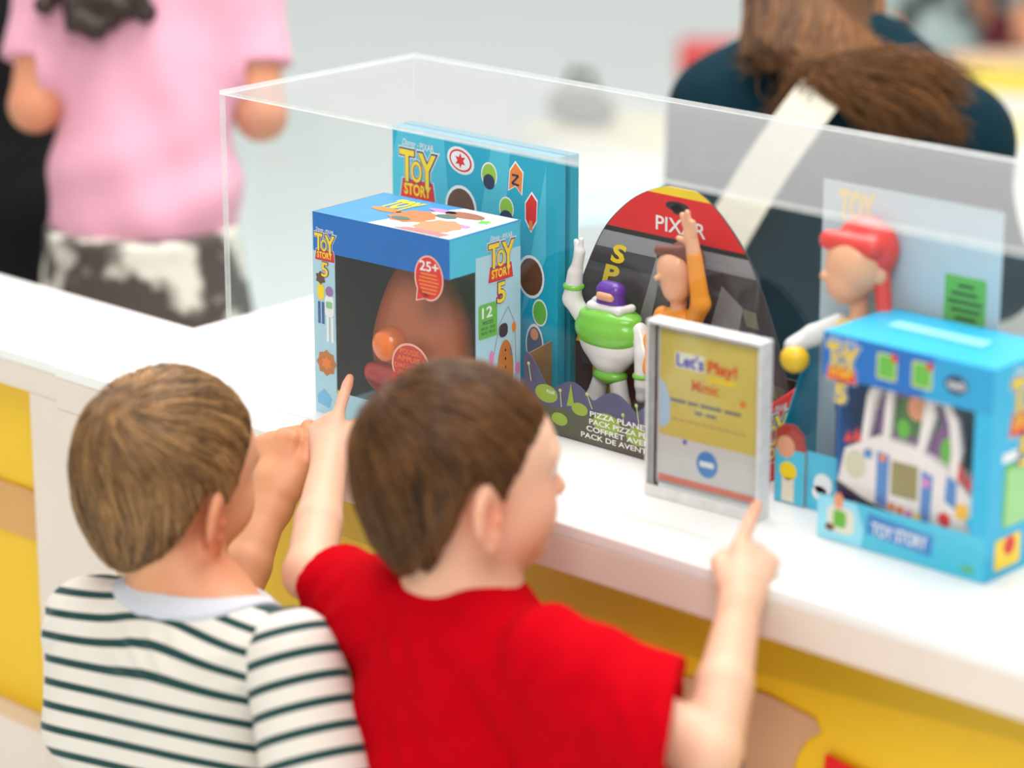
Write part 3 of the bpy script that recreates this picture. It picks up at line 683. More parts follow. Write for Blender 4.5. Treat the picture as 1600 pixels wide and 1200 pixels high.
for i, (a_, e_) in enumerate(((.172, .192), (.164, .196), (.160, .202), (.164, .200), (.170, .196))): A.rect(a_, .250-.0085*i, e_, .254-.0085*i, pr('dark_green', (0, 0, 0)), 2)
A.text('TOY', .022, .298, .064, .327, YEL, 2, .05); A.poly([(.135, .12), (.155, .150), (.185, .145), (.21, .11), (.21, .10), (.135, .10)], pr('hat_red', (0, 0, 0)), 1)
A.build('backing_printing', db)
og = (.765, .190, .832)
fig('toy_doll', 'red haired toy doll in yellow and white top behind right toy box', og, [
    ('head', PSK, [('e', (-.002, -.006, .228), (.032, .026, .034)), ('e', (-.006, -.012, .208), (.022, .020, .021)), ('c', (-.024, -.026, .216), (-.022, -.022, .218), .005, .004), ('c', (.002, 0, .195), (.002, 0, .170), .009, .010), ('e', (.030, -.002, .220), (.005, .007, .009))]),
    ('hair', PR, [('e', (.004, .008, .244), (.036, .026, .034)), ('c', (-.026, -.016, .252), (.022, -.010, .250), .011, .012), ('c', (.026, .004, .220), (.036, -.002, .180), .009, .008), ('c', (.036, -.002, .180), (.048, -.006, .145), .008, .006)]),
    ('blouse', PW, [('e', (.004, 0, .150), (.028, .017, .022)), ('e', (.004, 0, .115), (.024, .016, .035))]),
    ('yoke', PY, [('e', (.004, -.006, .158), (.027, .014, .013)), ('e', (.004, -.007, .145), (.015, .013, .012))]),
    ('sleeve', PW, [('c', (-.022, 0, .160), (-.045, -.014, .146), .011, .011), ('c', (-.045, -.014, .146), (-.058, -.030, .135), .011, .010)]),
    ('cuff', PY, [('e', (-.053, -.034, .123), (.016, .014, .015))]),
    ('sleeve', PW, [('c', (.030, 0, .158), (.044, -.008, .125), .011, .011), ('c', (.044, -.008, .125), (.046, -.018, .095), .011, .010)]),
    ('bow', PY, [('e', (.049, -.008, .160), (.009, .005, .007)), ('e', (.057, -.008, .156), (.006, .005, .006))]),
    ('skirt', pm('denim_toy_fabric', (70, 100, 160), .8), [('e', (.004, 0, .08), (.026, .018, .025)), ('c', (-.008, 0, .07), (-.010, 0, -.02), .012, .010), ('c', (.016, 0, .07), (.018, 0, -.02), .012, .010)])], vox=.0016)
# small chrome gadget between the tray and the doll box
cg = thing('toy_gadget', 'small chrome and pink toy piece between red tray side and teal carton', 'toy', (.672, .262, .8005))
CH = pm('chrome', (220, 220, 225), .08, metal=1)
b = MB(); b.box((-.012, -.008, 0), (.004, .008, .040), WHT, .002); b.box((-.013, -.009, .010), (.005, -.0085, .032), pr('maroon', (110, 40, 60)), 0); b.build('white_block', cg)
b = MB()
for i in range(3): b.cyl((.010, -.006-.0015*i, .068-.004*i), (.010, .006, .070-.004*i), .0145-.002*i, CH)
b.box((.0, -.004, .0), (.02, .006, .058), PNK, .002); b.build('chrome_rings', cg)

# ------------------------------------------------------------------ right hand toy box with play console
rb = thing('toy_console_box', 'bright blue carton with cut-away front showing a white play console, far right', 'toy box', (.801, .084, .8005))
w, d, h = .203, .115, .218
b = MB(); b.box((0, 0, 0), (w, d, .0015), CYN); b.box((0, d-.0015, .0015), (w, d, h), CYN)
b.box((w-.0015, 0, .0015), (w, d-.0015, h-.0015), pr('bright_cyan', (40, 180, 224)))
b.box((.0, 0, .0015), (w-.0016, .0015, .046), CYN)                       # bottom strip
b.box((0, 0, h-.046), (w-.0016, .0015, h-.0015), DBL)                    # header
b.box((w-.020, 0, .046), (w-.0016, .0015, h-.046), pr('bright_cyan', (0, 0, 0)))
b.box((0, .03, .0015), (.0015, d-.0015, h-.0015), DBL); b.build('carton', rb)
b = MB(); b.box((0, 0, h-.0015), (w, d, h), pr('bright_cyan', (0, 0, 0)), .0003); b.box((.04, d*.45, h), (w-.05, d*.62, h+.003), pr('pale_cyan', (150, 225, 245)), .001); b.build('top_flap', rb)
b = MB(); b.box((.002, d-.010, .01), (w-.003, d-.006, h-.04), pr('pale_backing', (0, 0, 0))); b.build('inner_backing', rb)
A = Art(frame((0, 0, 0), (1, 0, 0), (0, 0, 1), (0, -1, 0)))
A.poly([(.12, h-.046), (w-.0005, h-.046), (w-.0005, h-.0005), (.135, h-.0005)], pr('cyan2', (30, 160, 214)), 0)
logo(A, .006, h-.048, .036, lay=1)
for x0 in (.066, .108):
    A.rrect(x0, h-.036, x0+.024, h-.009, .003, pr('pale_lime', (0, 0, 0)), 1); A.rrect(x0+.002, h-.034, x0+.022, h-.011, .002, GRN, 2); A.oval(x0+.021, h-.012, .004, .004, RED, 3)
A.oval(.160, h-.024, .0135, .0095, NAV, 2); A.text('vtech', .150, h-.028, .170, h-.019, WHT, 3, .02)
A.poly([(.0, .0005), (.055, .0005), (.058, .020), (.048, .046), (.0, .046)], pr('pale_cyan', (0, 0, 0)), 1); A.rrect(.012, .010, .046, .038, .008, pr('ivory', (226, 226, 214)), 2)
A.oval(.026, .044, .006, .009, SKIN_P, 3); A.rrect(.020, .016, .036, .034, .004, GRN, 3); A.oval(.016, .014, .006, .004, BRN, 3)
A.poly([(.060, .018), (.140, .012), (.141, .034), (.062, .040)], pr('mid_blue', (0, 0, 0)), 1); A.text('TOY STORY', .068, .018, .134, .031, WHT, 2, .02)
A.rrect(.176, .008, .190, .013, .002, GRN, 2)
A.build('printed_front', rb)
A = Art(frame((w, 0, 0), (0, 1, 0), (0, 0, 1), (1, 0, 0)))
logo(A, .030, h-.075, .055, five=True, lay=1); A.rrect(.025, .05, .095, .115, .004, GRN, 1); A.rrect(.03, .05, .09, .11, .004, pr('pale_green', (160, 214, 140)), 2); A.rrect(.02, .118, .075, .128, .003, WHT, 1); A.rrect(.015, .008, .06, .04, .004, YEL, 1); A.oval(.04, .03, .01, .01, RED, 2)
A.build('printed_side', rb)
cn = thing('play_console', 'white toy console with screen, arched cockpit frame and coloured buttons inside blue carton', 'toy', (.801+.095, .084+.045, .803))
def pz(pts, m, y0, y1, nm, lb=None):
    q = MB(); q.prism(pts, m, frame((-.095, -.045, 0), (1, 0, 0), (0, 0, 1), (0, 1, 0)), y0, y1)
    bmesh.ops.bevel(q.bm, geom=[e for e in q.bm.edges if abs((e.verts[0].co-e.verts[1].co).y) < 1e-6], offset=.0012, segments=2, profile=.5, affect='EDGES')
    return q.build(nm, cn, lb)
CW = pm('console_white', (234, 226, 224), .4, coat=.2)
pz([(.014, .058), (.048, .045), (.138, .028), (.188, .024), (.188, .066), (.155, .090), (.142, .100), (.105, .112), (.060, .115), (.022, .094)], CW, .012, .040, 'console_body')
pz([(.010, .052), (.05, .038), (.14, .020), (.19, .016), (.19, .024), (.14, .028), (.05, .045), (.012, .058)], pm('dark_teal_plastic', (20, 60, 70), .4), .012, .045, 'console_base')
for P in ([(.040, .105), (.048, .105), (.054, .150), (.062, .166), (.070, .170), (.068, .178), (.056, .174), (.046, .156)], [(.066, .110), (.074, .112), (.078, .172), (.070, .176)], [(.108, .110), (.116, .108), (.128, .150), (.124, .170), (.117, .172)],
          [(.146, .088), (.156, .086), (.160, .120), (.154, .152), (.140, .172), (.132, .170), (.146, .146), (.150, .118)], [(.060, .168), (.140, .162), (.138, .173), (.064, .178)]):
    pz(P, CW, .013, .021, 'cockpit_bar')
pz([(.050, .108), (.150, .100), (.145, .140), (.130, .166), (.070, .172), (.055, .145)], pr('cockpit_violet', (128, 96, 140)), .023, .025, 'cockpit_backdrop')
A = Art(frame((-.095, -.045+.023, 0), (1, 0, 0), (0, 0, 1), (0, -1, 0))); A.oval(.098, .140, .030, .020, pr('moss', (0, 0, 0)), 1); A.oval(.100, .150, .011, .013, SKIN_P, 2); A.oval(.140, .112, .010, .016, GRN, 1); A.oval(.085, .125, .008, .01, GRN, 2); A.build('backdrop_printing', cn)
A = Art(frame((-.095, -.045+.012, 0), (1, 0, 0), (0, 0, 1), (0, -1, 0)))
A.rect(.080, .058, .112, .094, pm('olive_screen', (150, 140, 90), .2), 1); A.poly([(.062, .045), (.076, .042), (.077, .098), (.062, .100)], pr('console_blue', (84, 134, 196)), 1); A.poly([(.116, .036), (.128, .034), (.130, .088), (.116, .092)], pr('console_blue', (0, 0, 0)), 1)
for i, m_ in enumerate((ORG, ORG, PNK, YEL)): A.oval(.082+.0105*i, .046-.0015*i, .004, .004, m_, 2)
A.oval(.069, .094, .004, .004, ORG, 2); A.oval(.122, .080, .004, .005, PNK, 2); A.oval(.036, .080, .013, .015, pr('radar', (206, 202, 178)), 1); A.poly([(.046, .090), (.056, .090), (.056, .100), (.046, .098)], pr('console_blue', (0, 0, 0)), 2)
A.poly([(.144, .066), (.158, .060), (.158, .088), (.146, .094)], pr('console_blue', (0, 0, 0)), 1); A.oval(.145, .047, .0075, .0075, RED, 2); A.rrect(.158, .052, .172, .068, .002, pr('amber', (246, 190, 60)), 2)
A.oval(.176, .050, .006, .006, CYN, 2)
A.build('console_printing', cn)
for P in ([(.018, .100), (.024, .112), (.028, .100)], [(.028, .103), (.034, .117), (.040, .103)], [(.040, .107), (.044, .118), (.048, .108)], [(.156, .092), (.158, .112), (.166, .086)], [(.166, .086), (.170, .102), (.178, .074)], [(.176, .078), (.180, .090), (.187, .066)]):
    pz(P, pr('flame_red', (214, 60, 50)), .014, .018, 'flame_fin')
b = MB(); b.cyl((.181-.095, .05, .150), (.181-.095, .044, .150), .012, pr('bright_orange', (226, 90, 34))); b.box((.170-.095, .044, .130), (.192-.095, .05, .15), pr('bright_orange', (0, 0, 0)), .002); b.build('orange_tile', cn)
b = MB(); b.cyl((.033-.095, .05, .122), (.033-.095, .046, .148), .005, GRN); b.sph((.033-.095, .046, .152), .004, RED); b.build('green_rocket', cn)
#@@PEOPLE
# ------------------------------------------------------------------ people
def basis(theta, tilt=0, roll=0):
    """facing direction theta degrees from image-right towards 'away'; columns: right hand side, forward, up"""
    a = math.radians(theta); f = math.cos(a)*CR + math.sin(a)*FH; r = math.sin(a)*CR - math.cos(a)*FH; u = np.array([0, 0, 1.])
    if tilt: q = math.radians(tilt); f, u = f*math.cos(q)-u*math.sin(q), u*math.cos(q)+f*math.sin(q)
    if roll: q = math.radians(roll); r, u = r*math.cos(q)-u*math.sin(q), u*math.cos(q)+r*math.sin(q)
    return np.stack([r, f, u], 0)                    # rows
CRC = np.array([0, -.012, .020]); CRR = np.array([.0715, .089, .078])
HLX = [0, 35, 52, 64, 74, 84, 92, 100, 112, 128, 150, 180]; HLZ = [.050, .046, .036, .014, -.010, -.004, .014, .004, -.034, -.064, -.082, -.090]
def head(s, o, B, k=1.0):
    """adds a child's head to the body's surface"""
    W_ = lambda x, y, z: o + (np.array([x, y, z])*k) @ B
    E_ = lambda c, r, op='add', kk=.010, R=None: s.ell(W_(*c), np.array(r)*k, (B if R is None else R @ B), k=kk*k, op=op)
    C_ = lambda a, b, ra, rb, kk=.008, op='add': s.cap(W_(*a), W_(*b), ra*k, rb*k, k=kk*k, op=op)
    E_(CRC, CRR); E_((0, .030, -.018), (.058, .056, .068), kk=.03); E_((0, .022, .026), (.058, .066, .046), kk=.02); E_((0, .030, -.058), (.046, .044, .040), kk=.03)
    for q in (-1, 1):
        E_((q*.034, .048, -.036), (.026, .028, .028), kk=.02)
        C_((q*.040, .072, .016), (q*.012, .086, .018), .006, .006, .014)
        E_((q*.030, .086, .002), (.013, .008, .009), op='sub', kk=.010)
    C_((0, .084, .004), (0, .097, -.022), .0060, .0070, .012); E_((0, .095, -.024), (.0115, .010, .008), kk=.008)
    for q in (-1, 1): E_((q*.009, .090, -.026), (.005, .006, .005), kk=.004)
    C_((-.014, .083, -.047), (.014, .083, -.047), .0055, .0055, .008); C_((-.011, .082, -.055), (.011, .082, -.055), .006, .006, .008)
    C_((-.020, .0885, -.0508), (.020, .0885, -.0508), .0012, .0012, .003, 'sub')
    E_((0, .068, -.078), (.018, .017, .014), kk=.018)
    for q in (-1, 1):
        t = math.radians(34)*q; R = np.array([[math.cos(t), math.sin(t), 0], [-math.sin(t), math.cos(t), 0], [0, 0, 1]]).T
        c = np.array([q*.0765, -.010, -.027])
        E_(c+(q*.003, -.002, .006), (.0080, .0215, .0285), kk=.004, R=R.T); E_(c+(q*.001, .005, -.020), (.0070, .011, .013), kk=.006, R=R.T)
        E_(c+(q*.0105, .003, .006), (.0075, .0125, .0180), op='sub', kk=.003, R=R.T)
        E_(c+(q*.003, .009, -.002), (.004, .005, .006), kk=.003, R=R.T)
def add_face_bits(par, o, B, k):
    W_ = lambda x, y, z: o + (np.array([x, y, z])*k) @ B
    ew = pm('eye_white', (236, 232, 228), .15); ei = pm('iris', (90, 110, 130), .1)
    for q in (-1, 1):
        b = MB(); c = Vector(W_(q*.030, .0735, .002)); f = Vector(B[1]); pl = Vector(par.location)
        b.sph(c-pl, .0095*k, ew); b.sph(c-pl+f*.0062*k, .0046*k, ei, n=16); b.sph(c-pl+f*.0092*k, .0021*k, BLK, n=12); b.build('eye', par)
        b = MB(); b.cyl(Vector(W_(q*.042, .078, .020))-pl, Vector(W_(q*.016, .090, .022))-pl, .0016*k, pm('brow_hair', (130, 92, 60), .8), r2=.0022*k, n=10); b.build('eyebrow', par)
    b = MB(); pl = Vector(par.location)
    b.sph(Vector(W_(0, .0875, -.0505))-pl, .001*k, pm('lip_tint', (196, 100, 92), .5), n=8)
    s = Sdf(); s.cap(W_(-.014, .0872, -.0475), W_(.014, .0872, -.0475), .0024*k, .0024*k, k=.002); s.cap(W_(-.011, .0868, -.0545), W_(.011, .0868, -.0545), .003*k, .003*k, k=.002)
    b.bm.free(); mesh_sdf('lips', s, *bounds(s, .003), .0012, pm('lip_tint', (0, 0, 0)), par)
def scalp(U, h):
    P = U*(CRR + np.asarray(h)[..., None]); P[:, 2] *= np.where(U[:, 2] < 0, 1.48, 1.0); return CRC + P
def hairdo(par, o, B, k, mat, whorl, n=11000, length=.055, seed=1, drop=0.0, thick=.008, fringe=.018):
    """scalp cap and thousands of combed strands, one mesh"""
    r_ = np.random.default_rng(seed)
    def hl(U):
        P = scalp(U, np.zeros(len(U))); az = np.degrees(np.abs(np.arctan2(P[:, 0], P[:, 1]+.012))); return np.interp(az, HLX, HLZ) + drop*(az > 110), P[:, 2], az
    # cap
    nu, nv = 120, 90; V = []; 
    th_ = np.linspace(0, math.pi*.82, nv); ph = np.linspace(0, 2*math.pi, nu, endpoint=False)
    T, Pp = np.meshgrid(th_, ph, indexing='ij'); U = np.stack([np.sin(T)*np.sin(Pp), np.sin(T)*np.cos(Pp), np.cos(T)], -1).reshape(-1, 3)
    z0, z, az = hl(U); mask = z > z0; edge = np.clip((z-z0)/.02, 0, 1)
    lift = thick*.62*edge**.5 + .0012*wob(U, 22, seed) + .0016*wob(U, 8, seed+3)
    X = scalp(U, np.where(mask, lift, -.006)); F = []
    mk_ = mask.reshape(nv, nu)
    for i in range(nv-1):
        for j in range(nu):
            j2 = (j+1) % nu
            if mk_[i, j] or mk_[i+1, j] or mk_[i, j2] or mk_[i+1, j2]: F.append((i*nu+j, i*nu+j2, (i+1)*nu+j2, (i+1)*nu+j))
    capV = X; capF = np.array(F)[:, ::-1]; capM = .25+.25*wob(U, 30, seed+9)
    # strands
    U = r_.normal(size=(n*2, 3)); U /= np.linalg.norm(U, axis=1)[:, None]; z0, z, az = hl(U); U = U[z > z0+.001][:n]; n = len(U)
    w = unit(whorl); K = 8; L = length*(.7+.5*r_.random(n)); R0 = .085
    tone = np.clip(.40+.30*wob(U, 9, seed+4)+.22*r_.normal(size=n), 0, 1)
    clump = wob(U, 14, seed+5); clump2 = wob(U, 26, seed+6); hgt = thick*(.25+.75*r_.random(n))+.0022*clump
    pts = [];
    u = U.copy(); alive = np.ones(n, bool); last = None
    for j in range(K):
        t_ = j/(K-1); z0, z, az = hl(u)
        h_ = hgt*np.minimum(1, .25+2.2*t_)*np.clip((z-z0+.02)/.03, .15, 1)*(1-.25*t_)
        P = scalp(u, h_)
        marg = np.where(az < 60, -fringe, -.003)
        if last is not None:
            alive &= (z > z0+marg); P = np.where(alive[:, None], P, last)
        pts.append(P); last = P
        d = u - (u @ w)[:, None]*w; sw = np.cross(w, u); cosw = (u @ w)
        d = d/(np.linalg.norm(d, axis=1)[:, None]+1e-6) + sw*(.55*np.clip(cosw, 0, 1)**2)[:, None]*1.6
        d = d + np.array([0, 0, -.55])*np.clip(1-cosw, 0, 1.2)[:, None] + np.array([0, .35, 0])*(u[:, 2] < .7)[:, None]*(u[:, 1] > -.5)[:, None]
        side = np.cross(u, d); d = d + side*(.20*clump+.14*clump2)[:, None]
        d = d - (np.sum(d*u, 1))[:, None]*u; d /= (np.linalg.norm(d, axis=1)[:, None]+1e-6)
        u = u + d*(L/R0/(K-1))[:, None]; u /= np.linalg.norm(u, axis=1)[:, None]
    pts = np.array(pts)                               # K,n,3
    tang = np.gradient(pts, axis=0); tang /= (np.linalg.norm(tang, axis=2)[..., None]+1e-6)
    nrm = (pts-CRC); nrm /= np.linalg.norm(nrm, axis=2)[..., None]; sd = np.cross(tang, nrm)
    wd = (np.array([.0006*(1-.75*(j/(K-1))**2) for j in range(K)]))[:, None, None]
    a = pts + sd*wd; b_ = pts - sd*wd; c_ = pts + nrm*wd*.8
    SV = np.stack([a, c_, b_], 2)                      # K,n,3,3
    SV = SV.transpose(1, 0, 2, 3).reshape(-1, 3)
    base = (np.arange(n)*K*3)[:, None, None]; jj = (np.arange(K-1)*3)[None, :, None]
    f1 = np.array([0, 1, 4, 3]); f2 = np.array([1, 2, 5, 4])
    SF = np.concatenate([(base+jj+f1).reshape(-1, 4), (base+jj+f2).reshape(-1, 4)])
    V = np.concatenate([capV, SV]); F = np.concatenate([capF, SF+len(capV)]); MV = np.concatenate([capM, np.repeat(tone, K*3)])
    V = o + (V*k) @ B
    return mk('hair', V, F, mat, par, world=True, smooth=True, mixv=np.clip(MV, 0, 1))
def hand(s, wr, tip_dir, dors, side, k=1.0, index=None, curl=(1, 1, 1), thumb='side', k0=.004):
    """wr wrist, tip_dir along the palm, dors = back of the hand, side = towards the thumb"""
    d = unit(tip_dir); n = unit(np.array(dors)-d*(np.dot(dors, d))); t = unit(np.cross(n, d)); t = t if np.dot(t, side) > 0 else -t
    P = lambda a, b, c: wr + (d*a + t*b + n*c)*k
    for b_ in (-.016, -.006, .005, .015): s.cap(P(.006, b_*.7, 0), P(.050, b_*1.12, 0), .0125*k, .0098*k, k=.010)
    s.cap(P(-.012, 0, 0), P(.012, 0, 0), .0185*k, .018*k, k=.014)
    K = [(.053, .019), (.056, .0065), (.054, -.0065), (.049, -.0185)]; Ls = [(.022, .014, .011), (.024, .016, .012), (.022, .015, .011), (.018, .011, .010)]
    for i, ((a, b_), L) in enumerate(zip(K, Ls)):
        r = (.0078, .0080, .0076, .0068)[i]
        p = P(a, b_, .001)
        if i == 0 and index is not None:
            v = unit(index-p); tot = np.linalg.norm(index-p); L0 = sum(L)
            q1 = p+v*tot*.45+n*.001; q2 = p+v*tot*.75+n*.0005
            s.cap(p, q1, r*k, r*.92*k, k=k0); s.cap(q1, q2, r*.92*k, r*.86*k, k=.002); s.cap(q2, index-v*.005*k, r*.86*k, r*.72*k, k=.002)
            continue
        ang = [62, 88, 60]; c0 = 0; q = p
        for j, Lj in enumerate(L):
            c0 += math.radians(ang[j]*(curl[0] if j == 0 else curl[1])); v = d*math.cos(c0) - n*math.sin(c0)
            q2 = q + v*Lj*k; s.cap(q, q2, r*(1-.06*j)*k, r*(.94-.06*j)*k, k=k0 if j == 0 else .0018); q = q2
    if thumb == 'side':
        a, b_, c_ = P(.010, .018, -.006), P(.034, .031, -.013), P(.048, .027, -.022); e = P(.056, .018, -.026)
    else:                                              # lying along the fist, nail side out
        a, b_, c_ = P(.006, .016, -.004), P(.030, .032, -.006), P(.052, .031, -.010); e = P(.066, .024, -.014)
    s.cap(a, b_, .0115*k, .0092*k, k=.010); s.cap(b_, c_, .0090*k, .0085*k, k=.003); s.cap(c_, e, .0085*k, .0075*k, k=.002)
    return P
def legs_sdf(s, hip, B, foot_z=.03, dx=.055):
    r, f, u = B
    for q in (-1, 1):
        h_ = hip + r*dx*q; kn = h_ + np.array([0, 0, -(h_[2]-.03)*.48]) + f*.01; an = np.array([h_[0], h_[1], .055])
        s.cap(h_, kn, .058, .042, k=.02); s.cap(kn, an, .042, .028, k=.012)
        s.cap(an, an+f*.07-np.array([0, 0, .025]), .025, .022, k=.015)
def shoes_shorts(par, hip, B, mshort, mshoe, nm='shorts', length=.45, dx=.055):
    r, f, u = B; s = Sdf(); s.ell(hip+np.array([0, 0, .02]), (.105, .085, .09), B, k=.03)
    for q in (-1, 1):
        h_ = hip+r*dx*q; e = h_+np.array([0, 0, -(h_[2]-.03)*length]); s.cap(h_, e, .072, .062, k=.02)
    s.plane((0, 0, (hip[2]-(hip[2]-.03)*length)), (0, 0, -1))
    mesh_sdf(nm, s, *bounds(s), .006, mshort, par)
    for q in (-1, 1):
        h_ = hip+r*dx*q; an = np.array([h_[0], h_[1], .035]); s = Sdf(); s.cap(an-f*.015, an+f*.08-np.array([0, 0, .004]), .034, .030, k=.02); s.cap(an, an+np.array([0, 0, .03]), .034, .034, k=.02); s.plane((0, 0, .002), (0, 0, -1))
        mesh_sdf('shoe', s, *bounds(s), .005, mshoe, par)
def skin_mix(spots, base=.12):
    def f(P):
        v = np.full(len(P), base) + .05*wob(P, 60, 3)
        for c, r, a in spots: v += a*np.exp(-(np.sum((P-c)**2, 1))/(r*r))
        return np.clip(v, 0, 1)
    return f
SKIN = attrmat('skin', (226, 186, 158), (216, 108, 76), .48, sss=.35)
SKIN2 = attrmat('skin_warm', (220, 164, 124), (200, 86, 50), .48, sss=.35)
HAIR_R = attrmat('hair_brown', (24, 11, 4), (138, 92, 50), .42, spec=.22)
HAIR_S = attrmat('hair_light_brown', (46, 24, 8), (200, 150, 94), .40, spec=.3)
def shirt_noise(fn, amp, f, seed, extra=None):
    def g(P):
        d = fn(P); d = d + amp*wob(P, f, seed) + amp*.45*wob(P, f*2.6, seed+1)
        if extra is not None: d = d + extra(P)
        return d
    return g

# ---- boy in the red T-shirt -------------------------------------------------
B = basis(50); r, f, u = B
Nk = at(722, 930, 2.87); Hd = at(724, 738, 2.85); Bh = basis(25, tilt=2, roll=-5)
shL = at(590, 950, 2.94); shR = at(880, 1045, 2.77)
elL = at(484, 897, 3.04); wrL = at(514, 722, 3.165); tipL = ony(548, 586, -.010)
elR = at(1110, 1180, 2.70); wrR = at(1157, 945, 2.795); tipR = ony(1186, 783, -.010)
boy = thing('person', 'small boy in red t-shirt with brown hair pointing with both hands, seen from behind', 'person', (float(Nk[0]), float(Nk[1])-.02, 0))
hip = np.array([Nk[0]-.02, Nk[1]-.035, .43])
s = Sdf(); head(s, Hd, Bh, 1.05)
s.cap(Hd+np.array([0, -.022, -.045]) @ Bh, Nk+np.array([0, 0, -.01]), .045, .046, k=.022)
s.cap(Nk+np.array([0, 0, -.015]), .5*(shL+shR)+np.array([0, 0, -.03]), .05, .06, k=.03)
s.cap(shL, shR, .036, .036, k=.03)
for q in (.0, .35, .7, 1): s.ell(Nk*(1-q)+hip*q+np.array([0, 0, -.07*(1-q)]), (.092-.012*math.sin(q*3), .062, .09), B, k=.05)
s.cap(shL, elL, .032, .027, k=.02); s.cap(elL, elL*.55+wrL*.45, .0275, .026, k=.010); s.cap(elL*.55+wrL*.45, wrL, .0255, .0195, k=.006)
s.cap(shR, elR, .034, .0285, k=.02); s.cap(elR, elR*.55+wrR*.45, .029, .0275, k=.010); s.cap(elR*.55+wrR*.45, wrR, .027, .020, k=.006)
hand(s, wrL+unit(wrL-elL)*.012, unit(at(505, 655, 3.21)-wrL), -CF*.8-CR*.35+CU*.1, CR, .90, index=tipL, curl=(1.05, 1.0))
hand(s, wrR+unit(wrR-elR)*.012, unit(at(1180, 870, 2.83)-wrR), -CF*.8+CR*.2+CU*.3, -CR, .95, index=tipR, curl=(.75, .95))
legs_sdf(s, hip, B)
earR = Hd + np.array([.078, -.010, -.027]) @ Bh
mesh_sdf('body', s, *bounds(s), .0026, SKIN, boy, skin_mix([(earR, .028, .55), (Hd+np.array([.045, .06, -.03]) @ Bh, .03, .30), (Nk, .06, .35), (tipL, .02, .3), (tipR, .025, .35), (Hd+np.array([0, .1, -.02]) @ Bh, .018, .3)]), world=True)
add_face_bits(boy, Hd, Bh, 1.05)
hairdo(boy, Hd, Bh, 1.05, HAIR_R, (-.25, -.55, .75), n=12000, length=.060, seed=3, thick=.014, fringe=.046)
def tee(sh_l, el_l, fl, sh_r, el_r, frr, Nk, hip, B, nseed, neck_r=(.062, .058), wid=.104, dep=.074, amp=.0028, neck_dz=.0, sleeve_r=.044, flare=.012):
    r, f, u = B; s = Sdf(); ch = .5*(sh_l+sh_r)
    s.cap(sh_l, sh_r, .043, .043, k=.03)
    s.cap(Nk+np.array([0, 0, -.02]), ch+np.array([0, 0, -.02]), .056, .062, k=.04)
    for q in (0, .3, .6, .9, 1.15): s.ell(Nk*(1-q)+hip*q+np.array([0, 0, -.075*(1-q)]), (wid+.006*q, dep+.010*q, .095), B, k=.05)
    s.plane((0, 0, hip[2]-.01), (0, 0, -1))
    # neckline: a tilted opening, higher at the nape
    s.ell(Nk+f*.010+np.array([0, 0, .030+neck_dz]), (neck_r[0], neck_r[1], .040), B, op='sub', k=.003)
    return s
def sleeve(sh, el, fr_, r0, r1, inner):
    s = Sdf(); e = sh+(el-sh)*fr_; ax = unit(el-sh)
    s.cap(sh-ax*.01, e+ax*.03, r0, r1, k=.01)
    s.plane(e, ax, k=.001); s.cap(e-ax*.045, e+ax*.06, inner-.004, inner, k=.001, op='sub')
    return s, e
RT = pm('red_jersey', (184, 2, 18), .9, var=.05, scale=60, spec=.04)
s = tee(shL, elL, 0, shR, elR, 0, Nk, hip, B, 1, neck_r=(.062, .058), wid=.114)
sl1, e1 = sleeve(shL, elL, .62, .046, .048, .036); sl2, e2 = sleeve(shR, elR, .74, .052, .074, .050)
for q in sl1.p[:1]+sl2.p[:1]: s.p.insert(2, (q[0], q[1], q[2], q[3], q[4], .03, 'add'))
s.p.insert(2, ('c', shR+np.array([0, 0, -.05]), e2+np.array([0, 0, -.05]), .05, .045, .03, 'add'))
s.p.insert(2, ('c', shR+np.array([0, 0, -.11]), e2+np.array([0, 0, -.10]), .05, .04, .03, 'add'))
hemn = unit(unit(elR-shR)*.35+CR*.8)
s.plane(e1, elL-shL, k=.0015); 
def redfn(P, base=s):
    d = base(P)
    # right sleeve hem cut, only near the arm
    q = (P-e2) @ hemn; far = np.linalg.norm(P-e2, axis=1) < .19
    d = np.where(far, np.maximum(d, q), d)
    a = Sdf(); ax = unit(elR-shR); a.cap(e2-ax*.05, e2+ax*.06, .040, .056)
    d = np.maximum(d, -a(P)); a = Sdf(); ax = unit(elL-shL); a.cap(e1-ax*.03, e1+ax*.06, .034, .038); return np.maximum(d, -a(P))
s.p = [q for q in s.p if not (q[0] == 'p' and abs(q[2][2]) < .9)]
def redfn2(P):
    d = s(P); q = (P-e1) @ unit(elL-shL); near = np.linalg.norm(P-e1, axis=1) < .10; d = np.where(near, np.maximum(d, q), d)
    return np.maximum(d, redfn(P))
def folds(P):
    # creases running from the armpits down and across the back
    L = (P-Nk) @ B.T; x, z = L[:, 0], L[:, 2]
    w1 = np.sin((x*.8+z*.55)*95+6*x)*np.exp(-((x-.085)/.05)**2-((z+.08)/.10)**2)
    w2 = np.sin((-x*.7+z*.6)*85)*np.exp(-((x+.075)/.05)**2-((z+.08)/.10)**2)
    w3 = np.sin(z*120+8*np.sin(x*22))*np.exp(-((z+.035)/.03)**2)*.5
    w4 = np.sin((x*.5+z*.9)*70+5*np.sin(x*30))*np.exp(-((x-.03)/.09)**2-((z+.20)/.09)**2)
    w5 = np.sin(((P-shR) @ unit(elR-shR))*90+2)*np.exp(-(np.sum((P-shR)**2, 1))/.012)
    return .0046*(w1+w2)+.0035*w3+.0035*w4+.0035*w5
lo, hi = bounds(s)
mesh_sdf('shirt', shirt_noise(redfn2, .0022, 26, 11, folds), lo, hi, .003, RT, boy)
